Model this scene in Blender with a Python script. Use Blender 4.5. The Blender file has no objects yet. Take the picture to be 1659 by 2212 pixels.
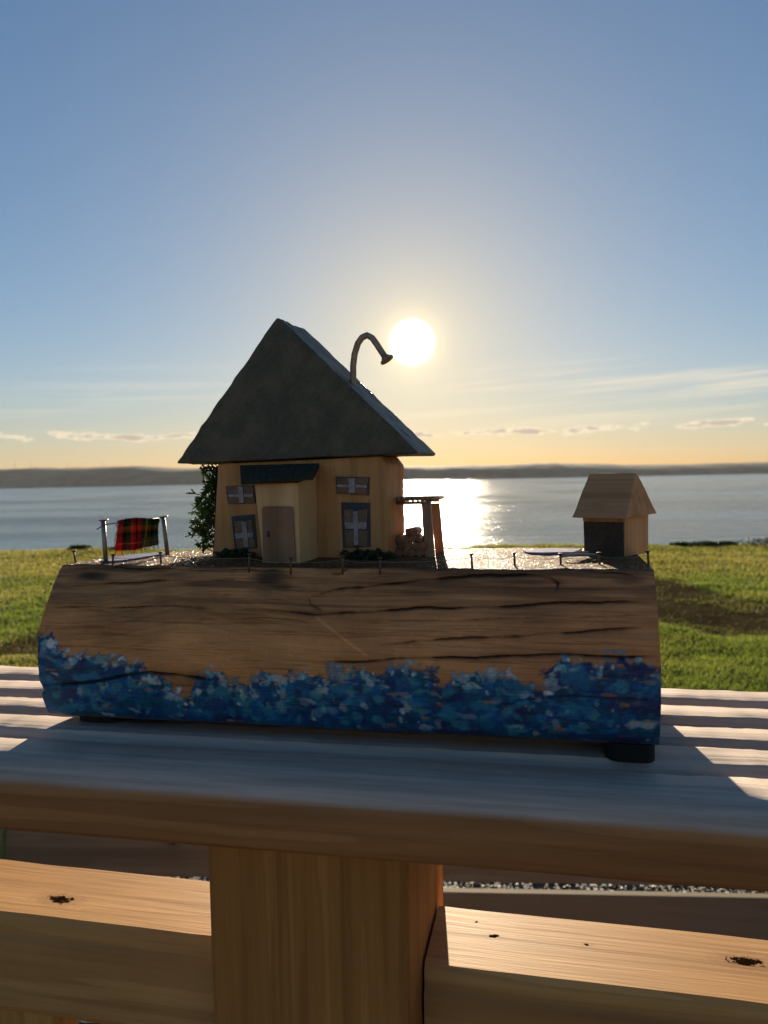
import bpy, bmesh, math, random
import numpy as np
from math import sin, cos, radians, pi, sqrt, exp, atan2
from mathutils import Vector, Matrix

# ------------------------------------------------------------------ camera
SC = bpy.context.scene
COL = SC.collection
F = 1597.0                                   # focal length in units of a 1659 x 2212 picture
PITCH, ROLL = radians(2.62), radians(1.1)
CAM = np.array([0.0, 0.0, 1.138])
FW = np.array([0, cos(PITCH), -sin(PITCH)])
_U0 = np.array([0, sin(PITCH), cos(PITCH)])
_R0 = np.array([1.0, 0, 0])
RT = _R0 * cos(ROLL) - _U0 * sin(ROLL)
UP = _R0 * sin(ROLL) + _U0 * cos(ROLL)
cam_d = bpy.data.cameras.new('camera')
cam = bpy.data.objects.new('camera', cam_d)
COL.objects.link(cam)
m = Matrix.Identity(4)
for i in range(3):
    m[i][0], m[i][1], m[i][2], m[i][3] = RT[i], UP[i], -FW[i], CAM[i]
cam.matrix_world = m
cam_d.sensor_fit = 'VERTICAL'
cam_d.sensor_height = 36.0
cam_d.lens = 36.0 * F / 2212.0
cam_d.clip_start, cam_d.clip_end = 0.02, 30000
cam_d.dof.use_dof = True
cam_d.dof.focus_distance = 0.405
cam_d.dof.aperture_fstop = 15.5
SC.camera = cam

# ------------------------------------------------------------------ sky, sun, exposure
SUN_EL, SUN_AZ = radians(10.24), radians(2.40)
SUN = Vector((sin(SUN_AZ) * cos(SUN_EL), cos(SUN_AZ) * cos(SUN_EL), sin(SUN_EL)))
SC.view_settings.view_transform = 'Standard'
SC.view_settings.look = 'None'
SC.view_settings.exposure = 1.35
SC.view_settings.gamma = 1.0
SC.cycles.use_denoising = True
SC.cycles.max_bounces = 8
SC.cycles.caustics_reflective = False
SC.cycles.caustics_refractive = False
SC.cycles.sample_clamp_indirect = 4.0


class NT:
    """tiny node-tree helper"""
    def __init__(self, tree):
        self.t = tree
        self.t.nodes.clear()

    def n(self, kind, props=None, **inp):
        nd = self.t.nodes.new(kind)
        for k, v in (props or {}).items():
            setattr(nd, k, v)
        for k, v in inp.items():
            key = int(k[1:]) if k[0] == 'i' and k[1:].isdigit() else k.replace('_', ' ')
            self.set(nd, key, v)
        return nd

    def set(self, nd, key, v):
        if isinstance(v, bpy.types.NodeSocket):
            self.t.links.new(v, nd.inputs[key])
        elif isinstance(v, bpy.types.Node):
            self.t.links.new(v.outputs[0], nd.inputs[key])
        else:
            s = nd.inputs[key]
            if s.type == 'RGBA' and len(v) == 3:
                v = (*v, 1)
            s.default_value = v

    def math(self, op, a, b=0.0, c=0.0, clamp=False):
        return self.n('ShaderNodeMath', {'operation': op, 'use_clamp': clamp}, i0=a, i1=b, i2=c).outputs[0]

    def mix(self, fac, a, b, blend='MIX'):
        nd = self.n('ShaderNodeMix', {'data_type': 'RGBA', 'blend_type': blend})
        for key, v in ((0, fac), (6, a), (7, b)):
            self.set(nd, key, v)
        return nd.outputs[2]

    def ramp(self, fac, stops, interp='LINEAR'):
        nd = self.n('ShaderNodeValToRGB')
        self.set(nd, 0, fac)
        cr = nd.color_ramp
        cr.interpolation = interp
        while len(cr.elements) < len(stops):
            cr.elements.new(0.5)
        for e, (p, c) in zip(cr.elements, stops):
            e.position = p
            e.color = (*c, 1) if hasattr(c, '__len__') else (c, c, c, 1)
        return nd.outputs[0]

    def smooth(self, v, lo, hi):
        nd = self.n('ShaderNodeMapRange', {'interpolation_type': 'SMOOTHSTEP'})
        for k, x in ((0, v), (1, lo), (2, hi), (3, 0.0), (4, 1.0)):
            self.set(nd, k, x)
        return nd.outputs[0]


W = bpy.data.worlds.new('World')
SC.world = W
W.use_nodes = True
g = NT(W.node_tree)
sky = g.n('ShaderNodeTexSky', {'sky_type': 'NISHITA', 'sun_disc': False, 'sun_elevation': SUN_EL,
                               'sun_rotation': SUN_AZ, 'altitude': 10.0, 'air_density': 1.0,
                               'dust_density': 0.12, 'ozone_density': 1.6})
tc = g.n('ShaderNodeTexCoord')
nrm = g.n('ShaderNodeVectorMath', {'operation': 'NORMALIZE'}, i0=tc.outputs['Generated'])
sep = g.n('ShaderNodeSeparateXYZ', None, i0=nrm)
az = g.math('ARCTAN2', sep.outputs[0], sep.outputs[1])
el = g.math('ARCSINE', sep.outputs[2])
dot = g.n('ShaderNodeVectorMath', {'operation': 'DOT_PRODUCT'}, i0=nrm, i1=tuple(SUN)).outputs['Value']
ang = g.math('ARCCOSINE', g.math('MINIMUM', dot, 1.0))
SKY_K = 0.0565
gam = g.n('ShaderNodeGamma', None, Color=sky.outputs[0], Gamma=0.76)
sat = g.n('ShaderNodeHueSaturation', None, Color=gam, Saturation=1.36)
tint = g.n('ShaderNodeVectorMath', {'operation': 'MULTIPLY'}, i0=sat.outputs[0], i1=(0.84, 0.915, 1.08))
base = g.n('ShaderNodeVectorMath', {'operation': 'SCALE'}, i0=tint)
base.inputs['Scale'].default_value = SKY_K
# warmer, dimmer air low over the horizon and round the sun
hzf = g.math('POWER', 2.718, g.math('DIVIDE', g.math('ABSOLUTE', el), -0.085))
lowt = g.mix(hzf, (1.0, 1.0, 1.0), (0.97, 0.69, 0.65))
base = g.n('ShaderNodeVectorMath', {'operation': 'MULTIPLY'}, i0=base, i1=lowt)
wsun = g.math('MULTIPLY', g.math('POWER', 2.718, g.math('MULTIPLY', ang, -5.2)), 0.80)
base = g.n('ShaderNodeVectorMath', {'operation': 'ADD'}, i0=g.mix(wsun, base.outputs[0], (0.305, 0.255, 0.165)), i1=(0, 0, 0))
# thin high veil of cirrus streaks
cv = g.n('ShaderNodeCombineXYZ', None, i0=g.math('MULTIPLY', az, 3.2),
         i1=g.math('MULTIPLY', g.math('SUBTRACT', el, g.math('MULTIPLY', az, 0.035)), 80.0), i2=3.7)
cn = g.n('ShaderNodeTexNoise', None, Vector=cv, Scale=1.0, Detail=5.0, Roughness=0.52, Distortion=0.25)
cband = g.math('MULTIPLY', g.smooth(el, 0.05, 0.085), g.math('SUBTRACT', 1.0, g.smooth(el, 0.11, 0.17)))
cir = g.math('MULTIPLY', g.math('MULTIPLY', g.smooth(cn.outputs[0], 0.44, 0.68), cband), g.math('ADD', 0.3, g.math('MULTIPLY', g.smooth(az, -0.05, 0.25), 0.7)))
# small cumulus low over the far shore
kv = g.n('ShaderNodeCombineXYZ', None, i0=g.math('MULTIPLY', az, 26.0), i1=g.math('MULTIPLY', el, 95.0), i2=11.3)
kn = g.n('ShaderNodeTexNoise', None, Vector=kv, Scale=1.0, Detail=6.0, Roughness=0.6)
kd = g.math('DIVIDE', g.math('SUBTRACT', el, 0.0585), 0.0085)
kband = g.math('POWER', 2.718, g.math('MULTIPLY', g.math('MULTIPLY', kd, kd), -1.0))
kval = g.math('MULTIPLY', kn.outputs[0], g.math('ADD', 0.45, g.math('MULTIPLY', kband, 0.55)))
kum = g.smooth(kval, 0.440, 0.515)
kcore = g.smooth(kval, 0.50, 0.59)
c0 = g.mix(g.math('MULTIPLY', cir, 0.48), base.outputs[0], (0.46, 0.37, 0.25))
c1 = g.mix(g.math('MULTIPLY', kum, 0.62), c0, (0.46, 0.38, 0.27))
c2 = g.mix(g.math('MULTIPLY', kcore, 0.75), c1, (0.18, 0.148, 0.128))
# aureole of the low sun in the hazy air, and the over-exposed sun itself
au = g.math('ADD', g.math('MULTIPLY', g.math('POWER', 2.718, g.math('MULTIPLY', ang, -18.0)), 0.16),
            g.math('MULTIPLY', g.math('POWER', 2.718, g.math('MULTIPLY', ang, -70.0)), 0.75))
glow = g.n('ShaderNodeVectorMath', {'operation': 'SCALE'}, i0=(1.0, 0.78, 0.42))
g.set(glow, 'Scale', au)
c3 = g.n('ShaderNodeVectorMath', {'operation': 'ADD'}, i0=c2, i1=glow)
disc = g.math('SUBTRACT', 1.0, g.smooth(ang, 0.019, 0.031))
dv = g.n('ShaderNodeVectorMath', {'operation': 'SCALE'}, i0=(9.0, 8.2, 6.8))
g.set(dv, 'Scale', disc)
c4 = g.n('ShaderNodeVectorMath', {'operation': 'ADD'}, i0=c3, i1=dv)
bg = g.n('ShaderNodeBackground', None, Color=c4.outputs[0], Strength=1.0)
g.n('ShaderNodeOutputWorld', None, Surface=bg)

sl = bpy.data.lights.new('sun', 'SUN')
sl.energy, sl.angle, sl.color = 5.0, radians(0.53), (1.0, 0.83, 0.60)
so = bpy.data.objects.new('sun', sl)
COL.objects.link(so)
so.rotation_euler = (-SUN).to_track_quat('-Z', 'Y').to_euler()
so.location = (0, 0, 30)

# ------------------------------------------------------------------ helpers
rng = np.random.default_rng(7)
random.seed(7)
_TAB = np.random.default_rng(3).random((256, 256))


def vnoise(x, y):
    x = np.asarray(x, float); y = np.asarray(y, float)
    xi = np.floor(x).astype(int); yi = np.floor(y).astype(int)
    fx = x - xi; fy = y - yi
    fx = fx * fx * (3 - 2 * fx); fy = fy * fy * (3 - 2 * fy)
    a = _TAB[xi & 255, yi & 255]; b = _TAB[(xi + 1) & 255, yi & 255]
    c = _TAB[xi & 255, (yi + 1) & 255]; d = _TAB[(xi + 1) & 255, (yi + 1) & 255]
    return (a * (1 - fx) + b * fx) * (1 - fy) + (c * (1 - fx) + d * fx) * fy


def fbm(x, y, o=4):
    s, a, t = 0, 0.5, 0
    for k in range(o):
        s = s + a * vnoise(np.asarray(x) * 2 ** k + 17.3 * k, np.asarray(y) * 2 ** k + 5.1 * k)
        t += a; a *= 0.5
    return s / t


def sstep(x, a, b):
    t = np.clip((np.asarray(x, float) - a) / (b - a), 0, 1)
    return t * t * (3 - 2 * t)


def ray(x, y):
    return FW + (x - 829.5) / F * RT - (y - 1106) / F * UP


def onz(x, y, z):
    d = ray(x, y)
    return CAM + d * ((z - CAM[2]) / d[2])


class Frame:
    """a yawed local frame: x along the thing's front, y into its depth, z up"""
    def __init__(self, o, yaw):
        self.o = np.array(o, float); self.yaw = radians(yaw)
        self.u = np.array([cos(self.yaw), -sin(self.yaw), 0]); self.v = np.array([sin(self.yaw), cos(self.yaw), 0])

    def loc(self, p):
        q = np.asarray(p) - self.o
        return np.array([q @ self.u, q @ self.v, q[2]])

    def at(self, x, y, dy=0.0):               # where a sight line meets the plane local y = dy
        d = ray(x, y)
        t = ((self.o + self.v * dy - CAM) @ self.v) / (d @ self.v)
        return self.loc(CAM + d * t)

    def floor(self, x, y, z=0.0):
        return self.loc(onz(x, y, self.o[2] + z))


def empty(name, frame=None, label=None, cat=None, group=None):
    o = bpy.data.objects.new(name, None)
    COL.objects.link(o)
    o.empty_display_size = 0.01
    if frame is not None:
        o.location = frame.o; o.rotation_euler = (0, 0, -frame.yaw)
    return tag(o, label, cat, group)


def tag(o, label=None, cat=None, group=None, kind=None):
    if label: o['label'] = label
    if cat: o['category'] = cat
    if group: o['group'] = group
    if kind: o['kind'] = kind
    return o


def mesh_obj(name, verts, faces, mat, parent=None, smooth=False):
    me = bpy.data.meshes.new(name)
    me.from_pydata([tuple(map(float, v)) for v in verts], [], [tuple(f) for f in faces])
    me.update()
    return wrap(name, me, mat, parent, smooth)


def wrap(name, me, mat, parent=None, smooth=False):
    if mat is not None:
        me.materials.append(mat)
    if smooth:
        me.polygons.foreach_set('use_smooth', np.ones(len(me.polygons), bool))
    o = bpy.data.objects.new(name, me)
    COL.objects.link(o)
    if parent is not None:
        o.parent = parent
    return o


def fast_mesh(name, verts, loops, sizes):
    """numpy mesh: verts (n,3), loops flat, sizes per face"""
    me = bpy.data.meshes.new(name)
    me.vertices.add(len(verts)); me.vertices.foreach_set('co', np.ascontiguousarray(verts, dtype=np.float32).ravel())
    me.loops.add(len(loops)); me.loops.foreach_set('vertex_index', np.asarray(loops, dtype=np.int32))
    me.polygons.add(len(sizes))
    st = np.concatenate([[0], np.cumsum(sizes)[:-1]]).astype(np.int32)
    me.polygons.foreach_set('loop_start', st)
    me.update(calc_edges=True)
    me.validate()
    return me


def color_attr(me, cols, name='Col'):
    a = me.attributes.new(name, 'FLOAT_COLOR', 'POINT')
    c = np.ones((len(me.vertices), 4), np.float32); c[:, :3] = cols
    a.data.foreach_set('color', c.ravel())


def float_attr(me, vals, name):
    a = me.attributes.new(name, 'FLOAT', 'POINT')
    a.data.foreach_set('value', np.asarray(vals, np.float32).ravel())


def grid_faces(nx, ny, off=0):
    i, j = np.meshgrid(np.arange(nx - 1), np.arange(ny - 1), indexing='ij')
    a = (i * ny + j + off).ravel()
    return np.stack([a, a + ny, a + ny + 1, a + 1], 1).ravel()


def box(bm, x0, x1, y0, y1, z0, z1):
    vs = [bm.verts.new(p) for p in ((x0, y0, z0), (x1, y0, z0), (x1, y1, z0), (x0, y1, z0),
                                    (x0, y0, z1), (x1, y0, z1), (x1, y1, z1), (x0, y1, z1))]
    for f in ((3, 2, 1, 0), (4, 5, 6, 7), (0, 1, 5, 4), (1, 2, 6, 5), (2, 3, 7, 6), (3, 0, 4, 7)):
        bm.faces.new([vs[k] for k in f])
    return vs


def prism(bm, poly, y0, y1, jitter=None):
    """extrude a local (x, z) polygon, counter-clockwise seen from the front, from y0 to y1"""
    a = [bm.verts.new((x, y0, z)) for x, z in poly]
    b = [bm.verts.new((x, y1, z)) for x, z in poly]
    n = len(poly)
    bm.faces.new(a)
    bm.faces.new(b[::-1])
    for k in range(n):
        bm.faces.new((a[(k + 1) % n], a[k], b[k], b[(k + 1) % n]))
    bmesh.ops.recalc_face_normals(bm, faces=bm.faces)


def bm_obj(name, bm, mat, parent=None, bevel=0.0, seg=2, smooth=False, cuts=0, rough=0.0):
    if bevel:
        bmesh.ops.bevel(bm, geom=list(bm.edges), offset=bevel, segments=seg, affect='EDGES', profile=0.6)
    if cuts:
        bmesh.ops.subdivide_edges(bm, edges=list(bm.edges), cuts=cuts, use_grid_fill=True)
        bmesh.ops.triangulate(bm, faces=[f for f in bm.faces if len(f.verts) > 4])
    if rough:
        bm.normal_update()
        for v in bm.verts:
            q = v.co * 160
            k = float(fbm(q.x + q.y, q.z + q.y * 0.7, 3)) - 0.5
            v.co += v.normal * (k * 2 * rough)
    bmesh.ops.recalc_face_normals(bm, faces=bm.faces)
    me = bpy.data.meshes.new(name)
    bm.to_mesh(me); bm.free()
    return wrap(name, me, mat, parent, smooth)


def tube(pts, radii, seg=8, caps=True):
    """verts, faces of a tube along pts"""
    pts = [Vector(p) for p in pts]
    if not hasattr(radii, '__len__'):
        radii = [radii] * len(pts)
    vs, fs = [], []
    ref = Vector((0, 0, 1))
    t0 = (pts[1] - pts[0]).normalized()
    if abs(t0.dot(ref)) > 0.9:
        ref = Vector((1, 0, 0))
    nrm_ = t0.cross(ref).normalized()
    for k, p in enumerate(pts):
        t = (pts[min(k + 1, len(pts) - 1)] - pts[max(k - 1, 0)]).normalized()
        nrm_ = (nrm_ - t * nrm_.dot(t)).normalized()
        b = t.cross(nrm_)
        for s in range(seg):
            a = 2 * pi * s / seg
            vs.append(p + (nrm_ * cos(a) + b * sin(a)) * radii[k])
    for k in range(len(pts) - 1):
        for s in range(seg):
            s2 = (s + 1) % seg
            fs.append((k * seg + s, k * seg + s2, (k + 1) * seg + s2, (k + 1) * seg + s))
    if caps:
        fs.append(tuple(range(seg))[::-1])
        fs.append(tuple((len(pts) - 1) * seg + s for s in range(seg)))
    return vs, fs


def join(parts):
    vs, fs = [], []
    for v, f in parts:
        o = len(vs)
        vs += list(v); fs += [tuple(k + o for k in q) for q in f]
    return vs, fs


# ------------------------------------------------------------------ materials
def new_mat(name):
    mt = bpy.data.materials.new(name)
    mt.use_nodes = True
    return mt, NT(mt.node_tree)


def out(gr, sh):
    gr.n('ShaderNodeOutputMaterial', None, Surface=sh)


def principled(gr, color, rough=0.6, normal=None, **kw):
    p = gr.n('ShaderNodeBsdfPrincipled', None, Base_Color=color, Roughness=rough)
    for k, v in kw.items():
        gr.set(p, k.replace('_', ' '), v)
    if normal is not None:
        gr.set(p, 'Normal', normal)
    return p


def bump(gr, h, strength=0.5, dist=0.001, normal=None):
    b = gr.n('ShaderNodeBump', None, Height=h, Strength=strength, Distance=dist)
    if normal is not None:
        gr.set(b, 'Normal', normal)
    return b.outputs[0]


def wood(name, dark, mid, light, axis=0, scale=1.0, rough=0.6, bands=28.0, knots=None, bmp=0.35, stretch=0.035, spec=0.4,
         top=None):
    """timber with grain along a local axis; scale 1 = full-size timber, >1 = finer grain.
    knots: (position, radius) list; top: (z, colours) for the weathered upper face"""
    mt, gr = new_mat(name)
    co = gr.n('ShaderNodeTexCoord').outputs['Object']
    s = [1.0, 1.0, 1.0]; s[axis] = stretch
    mp = gr.n('ShaderNodeMapping', None, Vector=co)
    mp.inputs['Scale'].default_value = [k * scale for k in s]
    broad = gr.n('ShaderNodeTexNoise', None, Vector=mp, Scale=bands, Detail=3.0, Roughness=0.55, Distortion=0.35)
    fine = gr.n('ShaderNodeTexNoise', None, Vector=mp, Scale=bands * 9, Detail=4.0, Roughness=0.65)
    blot = gr.n('ShaderNodeTexNoise', None, Vector=co, Scale=9.0 * scale, Detail=3.0)
    ringv = gr.math('FRACT', gr.math('MULTIPLY', broad.outputs[0], 7.0))
    ring = gr.smooth(ringv, 0.55, 0.98)
    col = gr.ramp(broad.outputs[0], [(0.28, dark), (0.5, mid), (0.72, light)])
    col = gr.mix(gr.math('MULTIPLY', ring, 0.32), col, dark)
    col = gr.mix(gr.math('MULTIPLY', gr.smooth(fine.outputs[0], 0.5, 0.75), 0.40), col, dark)
    col = gr.mix(gr.math('MULTIPLY', gr.smooth(blot.outputs[0], 0.45, 0.75), 0.25), col, light)
    if top:
        tz, td, tl = top
        sepn = gr.n('ShaderNodeSeparateXYZ', None, i0=co)
        tcol = gr.ramp(fine.outputs[0], [(0.3, td), (0.7, tl)])
        tcol = gr.mix(gr.math('MULTIPLY', ring, 0.2), tcol, td)
        wv = gr.math('ADD', sepn.outputs[2], gr.math('MULTIPLY', blot.outputs[0], 0.003))
        col = gr.mix(gr.smooth(wv, tz, tz + 0.004), col, tcol)
    dirt = gr.n('ShaderNodeTexNoise', None, Vector=mp, Scale=bands * 0.55, Detail=6.0, Roughness=0.7, Distortion=0.6)
    col = gr.mix(gr.math('MULTIPLY', gr.smooth(dirt.outputs[0], 0.50, 0.72), 0.38), col, tuple(c * 0.45 for c in dark))
    h = gr.math('ADD', gr.math('MULTIPLY', fine.outputs[0], 0.7), gr.math('MULTIPLY', ringv, 0.3))
    if knots:
        allk = 0.0
        kn_ = gr.n('ShaderNodeTexNoise', None, Vector=co, Scale=260.0, Detail=4.0, Roughness=0.7)
        for kp, kr, ks in knots:
            dvec = gr.n('ShaderNodeVectorMath', {'operation': 'SUBTRACT'}, i0=co, i1=kp)
            sv = gr.n('ShaderNodeVectorMath', {'operation': 'MULTIPLY'}, i0=dvec, i1=ks)
            ln = gr.n('ShaderNodeVectorMath', {'operation': 'LENGTH'}, i0=sv).outputs['Value']
            ln = gr.math('ADD', ln, gr.math('MULTIPLY', gr.math('SUBTRACT', kn_.outputs[0], 0.5), kr * 3.2))
            halo = gr.math('SUBTRACT', 1.0, gr.smooth(ln, kr, kr * 2.6))
            core = gr.math('SUBTRACT', 1.0, gr.smooth(ln, kr * 0.7, kr))
            col = gr.mix(gr.math('MULTIPLY', halo, 0.45), col, dark)
            allk = gr.math('MAXIMUM', core, allk)
            col = gr.mix(core, col, tuple(c * 0.06 for c in dark))
            h = gr.math('SUBTRACT', h, gr.math('MULTIPLY', core, 0.35))
    nm = bump(gr, h, bmp, 0.0012 / max(scale, 1) ** 0.7)
    if knots:
        spec = gr.math('MULTIPLY', gr.math('SUBTRACT', 1.0, allk), spec)
    out(gr, principled(gr, col, rough, nm, Specular_IOR_Level=spec))
    return mt


def paint(name, col, rough=0.5, var=0.25, scale=500.0, bmp=0.25, metallic=0.0, dist=0.0004, spec=0.4):
    mt, gr = new_mat(name)
    co = gr.n('ShaderNodeTexCoord').outputs['Object']
    a = gr.n('ShaderNodeTexNoise', None, Vector=co, Scale=scale * 0.25, Detail=4.0, Roughness=0.6)
    b = gr.n('ShaderNodeTexNoise', None, Vector=co, Scale=scale, Detail=3.0, Roughness=0.6)
    lo = tuple(c * (1 - var) for c in col); hi = tuple(min(1, c * (1 + var)) for c in col)
    c = gr.ramp(gr.math('ADD', gr.math('MULTIPLY', a.outputs[0], 0.6), gr.math('MULTIPLY', b.outputs[0], 0.4)),
                [(0.35, lo), (0.65, hi)])
    out(gr, principled(gr, c, rough, bump(gr, b.outputs[0], bmp, dist), Metallic=metallic, Specular_IOR_Level=spec))
    return mt


def leaf_mat(name, col, trans=0.5, gloss=0.35):
    """leaves or blades: vertex colour, light passes through"""
    mt, gr = new_mat(name)
    at = gr.n('ShaderNodeAttribute', {'attribute_name': 'Col'})
    c = gr.mix(1.0, at.outputs['Color'], col, 'MULTIPLY')
    d = principled(gr, c, 0.5, None, Specular_IOR_Level=gloss)
    t = gr.n('ShaderNodeBsdfTranslucent', None, Color=c)
    mx = gr.n('ShaderNodeMixShader', None, i0=trans, i1=d, i2=t)
    out(gr, mx)
    return mt


M = {}
M['cap'] = wood('cap_board_timber', (0.17, 0.066, 0.022), (0.36, 0.160, 0.058), (0.48, 0.235, 0.09), bands=26, rough=0.6,
                top=(-0.010, (0.36, 0.275, 0.22), (0.58, 0.46, 0.38)), bmp=0.6, spec=0.2)
M['post'] = wood('post_timber', (0.224, 0.0859, 0.0167), (0.372, 0.16, 0.0352), (0.467, 0.215, 0.0544), axis=2, bands=70, rough=0.7)
M['rail'] = wood('rail_timber', (0.308, 0.144, 0.0493), (0.55, 0.312, 0.121), (0.705, 0.427, 0.179), bands=34, rough=0.55,
                 knots=[((-0.232, 0.058, 0.0), 0.0042, (0.45, 1.0, 0.6)), ((0.045, 0.071, 0.0), 0.0022, (0.7, 1, 0.6)),
                        ((0.034, 0.083, 0.0), 0.0010, (1, 1, 0.6)), ((0.098, 0.072, 0.0), 0.0014, (0.7, 1, 0.6)),
                        ((0.182, 0.073, 0.0), 0.0042, (0.42, 1.0, 0.6))], bmp=0.22, spec=0.12)
M['baluster'] = wood('baluster_timber', (0.275, 0.12, 0.0266), (0.484, 0.255, 0.0665), (0.581, 0.33, 0.106), axis=2, bands=40, rough=0.6)
M['fence'] = wood('fence_board_timber', (0.112, 0.0852, 0.0523), (0.208, 0.16, 0.105), (0.278, 0.222, 0.149), bands=12, rough=0.85,
                  knots=[((-0.46, 0.0, 0.385), 0.012, (1, 0.1, 1)), ((-0.22, 0.0, 0.335), 0.010, (1, 0.1, 1))])
M['fence_edge'] = M['fence']
mt, gr = new_mat('roof_brushed_felt')
co = gr.n('ShaderNodeTexCoord').outputs['Object']
mp = gr.n('ShaderNodeMapping', None, Vector=co)
mp.vector_type = 'TEXTURE'; mp.inputs['Rotation'].default_value = (0, radians(40), 0); mp.inputs['Scale'].default_value = (1.0, 1.0, 3.5)
ra_ = gr.n('ShaderNodeTexNoise', None, Vector=mp, Scale=420.0, Detail=5.0, Roughness=0.65)
rb_ = gr.n('ShaderNodeTexNoise', None, Vector=co, Scale=70.0, Detail=4.0, Roughness=0.6)
rc_ = gr.mix(gr.smooth(rb_.outputs[0], 0.36, 0.66), (0.056, 0.050, 0.028), (0.108, 0.088, 0.048))
rc_ = gr.mix(gr.math('MULTIPLY', gr.smooth(ra_.outputs[0], 0.48, 0.78), 0.45), rc_, (0.14, 0.12, 0.08))
rc_ = gr.mix(gr.math('MULTIPLY', gr.smooth(ra_.outputs[0], 0.5, 0.25), 0.5), rc_, (0.030, 0.034, 0.026))
rs_ = gr.n('ShaderNodeTexNoise', None, Vector=co, Scale=1100.0, Detail=3.0, Roughness=0.7)
rc_ = gr.mix(gr.math('MULTIPLY', gr.smooth(rs_.outputs[0], 0.55, 0.72), 0.55), rc_, (0.15, 0.135, 0.095))
rc_ = gr.mix(gr.math('MULTIPLY', gr.smooth(rs_.outputs[0], 0.45, 0.28), 0.6), rc_, (0.026, 0.027, 0.020))
out(gr, principled(gr, rc_, 0.48, bump(gr, rs_.outputs[0], 0.7, 0.0008), Specular_IOR_Level=0.5))
M['roof'] = mt
M['ochre'] = wood('ochre_wall', (0.366, 0.161, 0.0495), (0.511, 0.247, 0.0842), (0.599, 0.306, 0.116), axis=2, scale=9, bands=9, rough=0.65)
M['porch'] = wood('porch_wood', (0.48, 0.287, 0.118), (0.64, 0.4, 0.18), (0.752, 0.491, 0.237), axis=2, scale=9, bands=9, rough=0.6)
M['door'] = wood('door_wood', (0.154, 0.081, 0.0414), (0.236, 0.126, 0.0662), (0.29, 0.162, 0.0897), axis=2, scale=9, bands=9, rough=0.6)
M['slate'] = paint('slate_dark', (0.042, 0.042, 0.030), 0.8, 0.4, 900, spec=0.1)
M['navy'] = paint('window_surround_navy', (0.033, 0.0426, 0.0572), 0.55, 0.3, 900)
M['pane'] = paint('window_pane_brown', (0.158, 0.088, 0.0585), 0.35, 0.3, 700)
M['muntin'] = paint('muntin_white', (0.30, 0.275, 0.265), 0.6, 0.35, 900)
M['black'] = paint('rubber_black', (0.004, 0.004, 0.004), 0.8, 0.3, 400)
M['nail'] = paint('nail_steel', (0.30, 0.25, 0.21), 0.42, 0.35, 900, 0.4, metallic=0.75)
M['rust'] = paint('nail_rust', (0.15, 0.082, 0.055), 0.55, 0.4, 900, 0.5, metallic=0.4)
M['bent'] = paint('bent_nail_rust', (0.36, 0.25, 0.17), 0.5, 0.3, 900, 0.5, metallic=0.2)
M['hutroof'] = wood('hut_roof_wood', (0.292, 0.147, 0.0633), (0.459, 0.246, 0.109), (0.558, 0.303, 0.137), scale=9, bands=8, rough=0.7)
M['hut'] = wood('hut_wood', (0.297, 0.125, 0.0428), (0.514, 0.268, 0.11), (0.621, 0.345, 0.157), axis=2, scale=6, bands=14, rough=0.6)
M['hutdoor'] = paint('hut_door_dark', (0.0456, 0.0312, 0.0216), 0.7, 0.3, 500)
M['stick'] = wood('stick_wood', (0.16, 0.081, 0.048), (0.275, 0.149, 0.084), (0.377, 0.216, 0.12), axis=2, scale=9, bands=10, rough=0.35)
M['firewood'] = wood('firewood', (0.15, 0.055, 0.0252), (0.284, 0.11, 0.0504), (0.45, 0.184, 0.0818), axis=1, scale=9, bands=10, rough=0.5)
M['thread'] = paint('thread', (0.22, 0.19, 0.15), 0.5, 0.2, 900)
M['bluethread'] = paint('blue_thread', (0.06, 0.08, 0.17), 0.5, 0.2, 900)
M['drift'] = wood('grey_driftwood', (0.16, 0.14, 0.12), (0.27, 0.25, 0.22), (0.36, 0.33, 0.30), scale=9, bands=9, rough=0.6)
M['ivy'] = leaf_mat('ivy_green', (1, 1, 1), 0.62, 0.5)
M['bush'] = leaf_mat('bush_green', (1, 1, 1), 0.3, 0.3)
M['blade'] = leaf_mat('grass_blade', (1, 1, 1), 0.55, 0.3)

# ------------------------------------------------------------------ ground: lawn sheet, bank, gravel
def lip(x):
    return 12.05 - 0.127 * np.clip(x, -30, 30)


def mud_mask(x, y):
    """worn track across the lawn (1 = bare earth), from sight lines to its two edges"""
    q = np.stack([x, y, np.zeros_like(x)], -1) - CAM
    z = q @ FW
    z = np.maximum(z, 0.5)
    sx = 829.5 + F * (q @ RT) / z
    sy = 1106 - F * (q @ UP) / z
    sx = sx + (fbm(x * 1.3, y * 1.3, 3) - 0.5) * 40
    sy = sy + (fbm(x * 2.1 + 40, y * 1.6, 4) - 0.5) * 44
    up = np.interp(sx, [-600, -200, 0, 90, 400, 1000, 1416, 1520, 1598, 1659, 1900, 2300],
                   [1430, 1400, 1391, 1362, 1312, 1258, 1244, 1262, 1286, 1308, 1372, 1400])
    lo = np.interp(sx, [-600, -200, 0, 95, 700, 1427, 1468, 1520, 1659, 1900, 2300],
                   [1440, 1422, 1417, 1420, 1392, 1352, 1366, 1383, 1384, 1392, 1410])
    return sstep(sy, up - 4, up + 9) * (1 - sstep(sy, lo - 9, lo + 4))


def relief(x, y):
    amp = sstep(y, 2.9, 3.3)
    h = 0.045 * (fbm(x * 1.1, y * 1.1, 4) - 0.5) + 0.024 * (fbm(x * 5, y * 5 + 9, 3) - 0.5)
    h = h - 0.015 * mud_mask(x, y) + 0.10 * sstep(y - lip(x), -1.4, 0.0) * (fbm(x * 1.7 + 31, 3.3, 3) - 0.42)
    return h * amp


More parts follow.
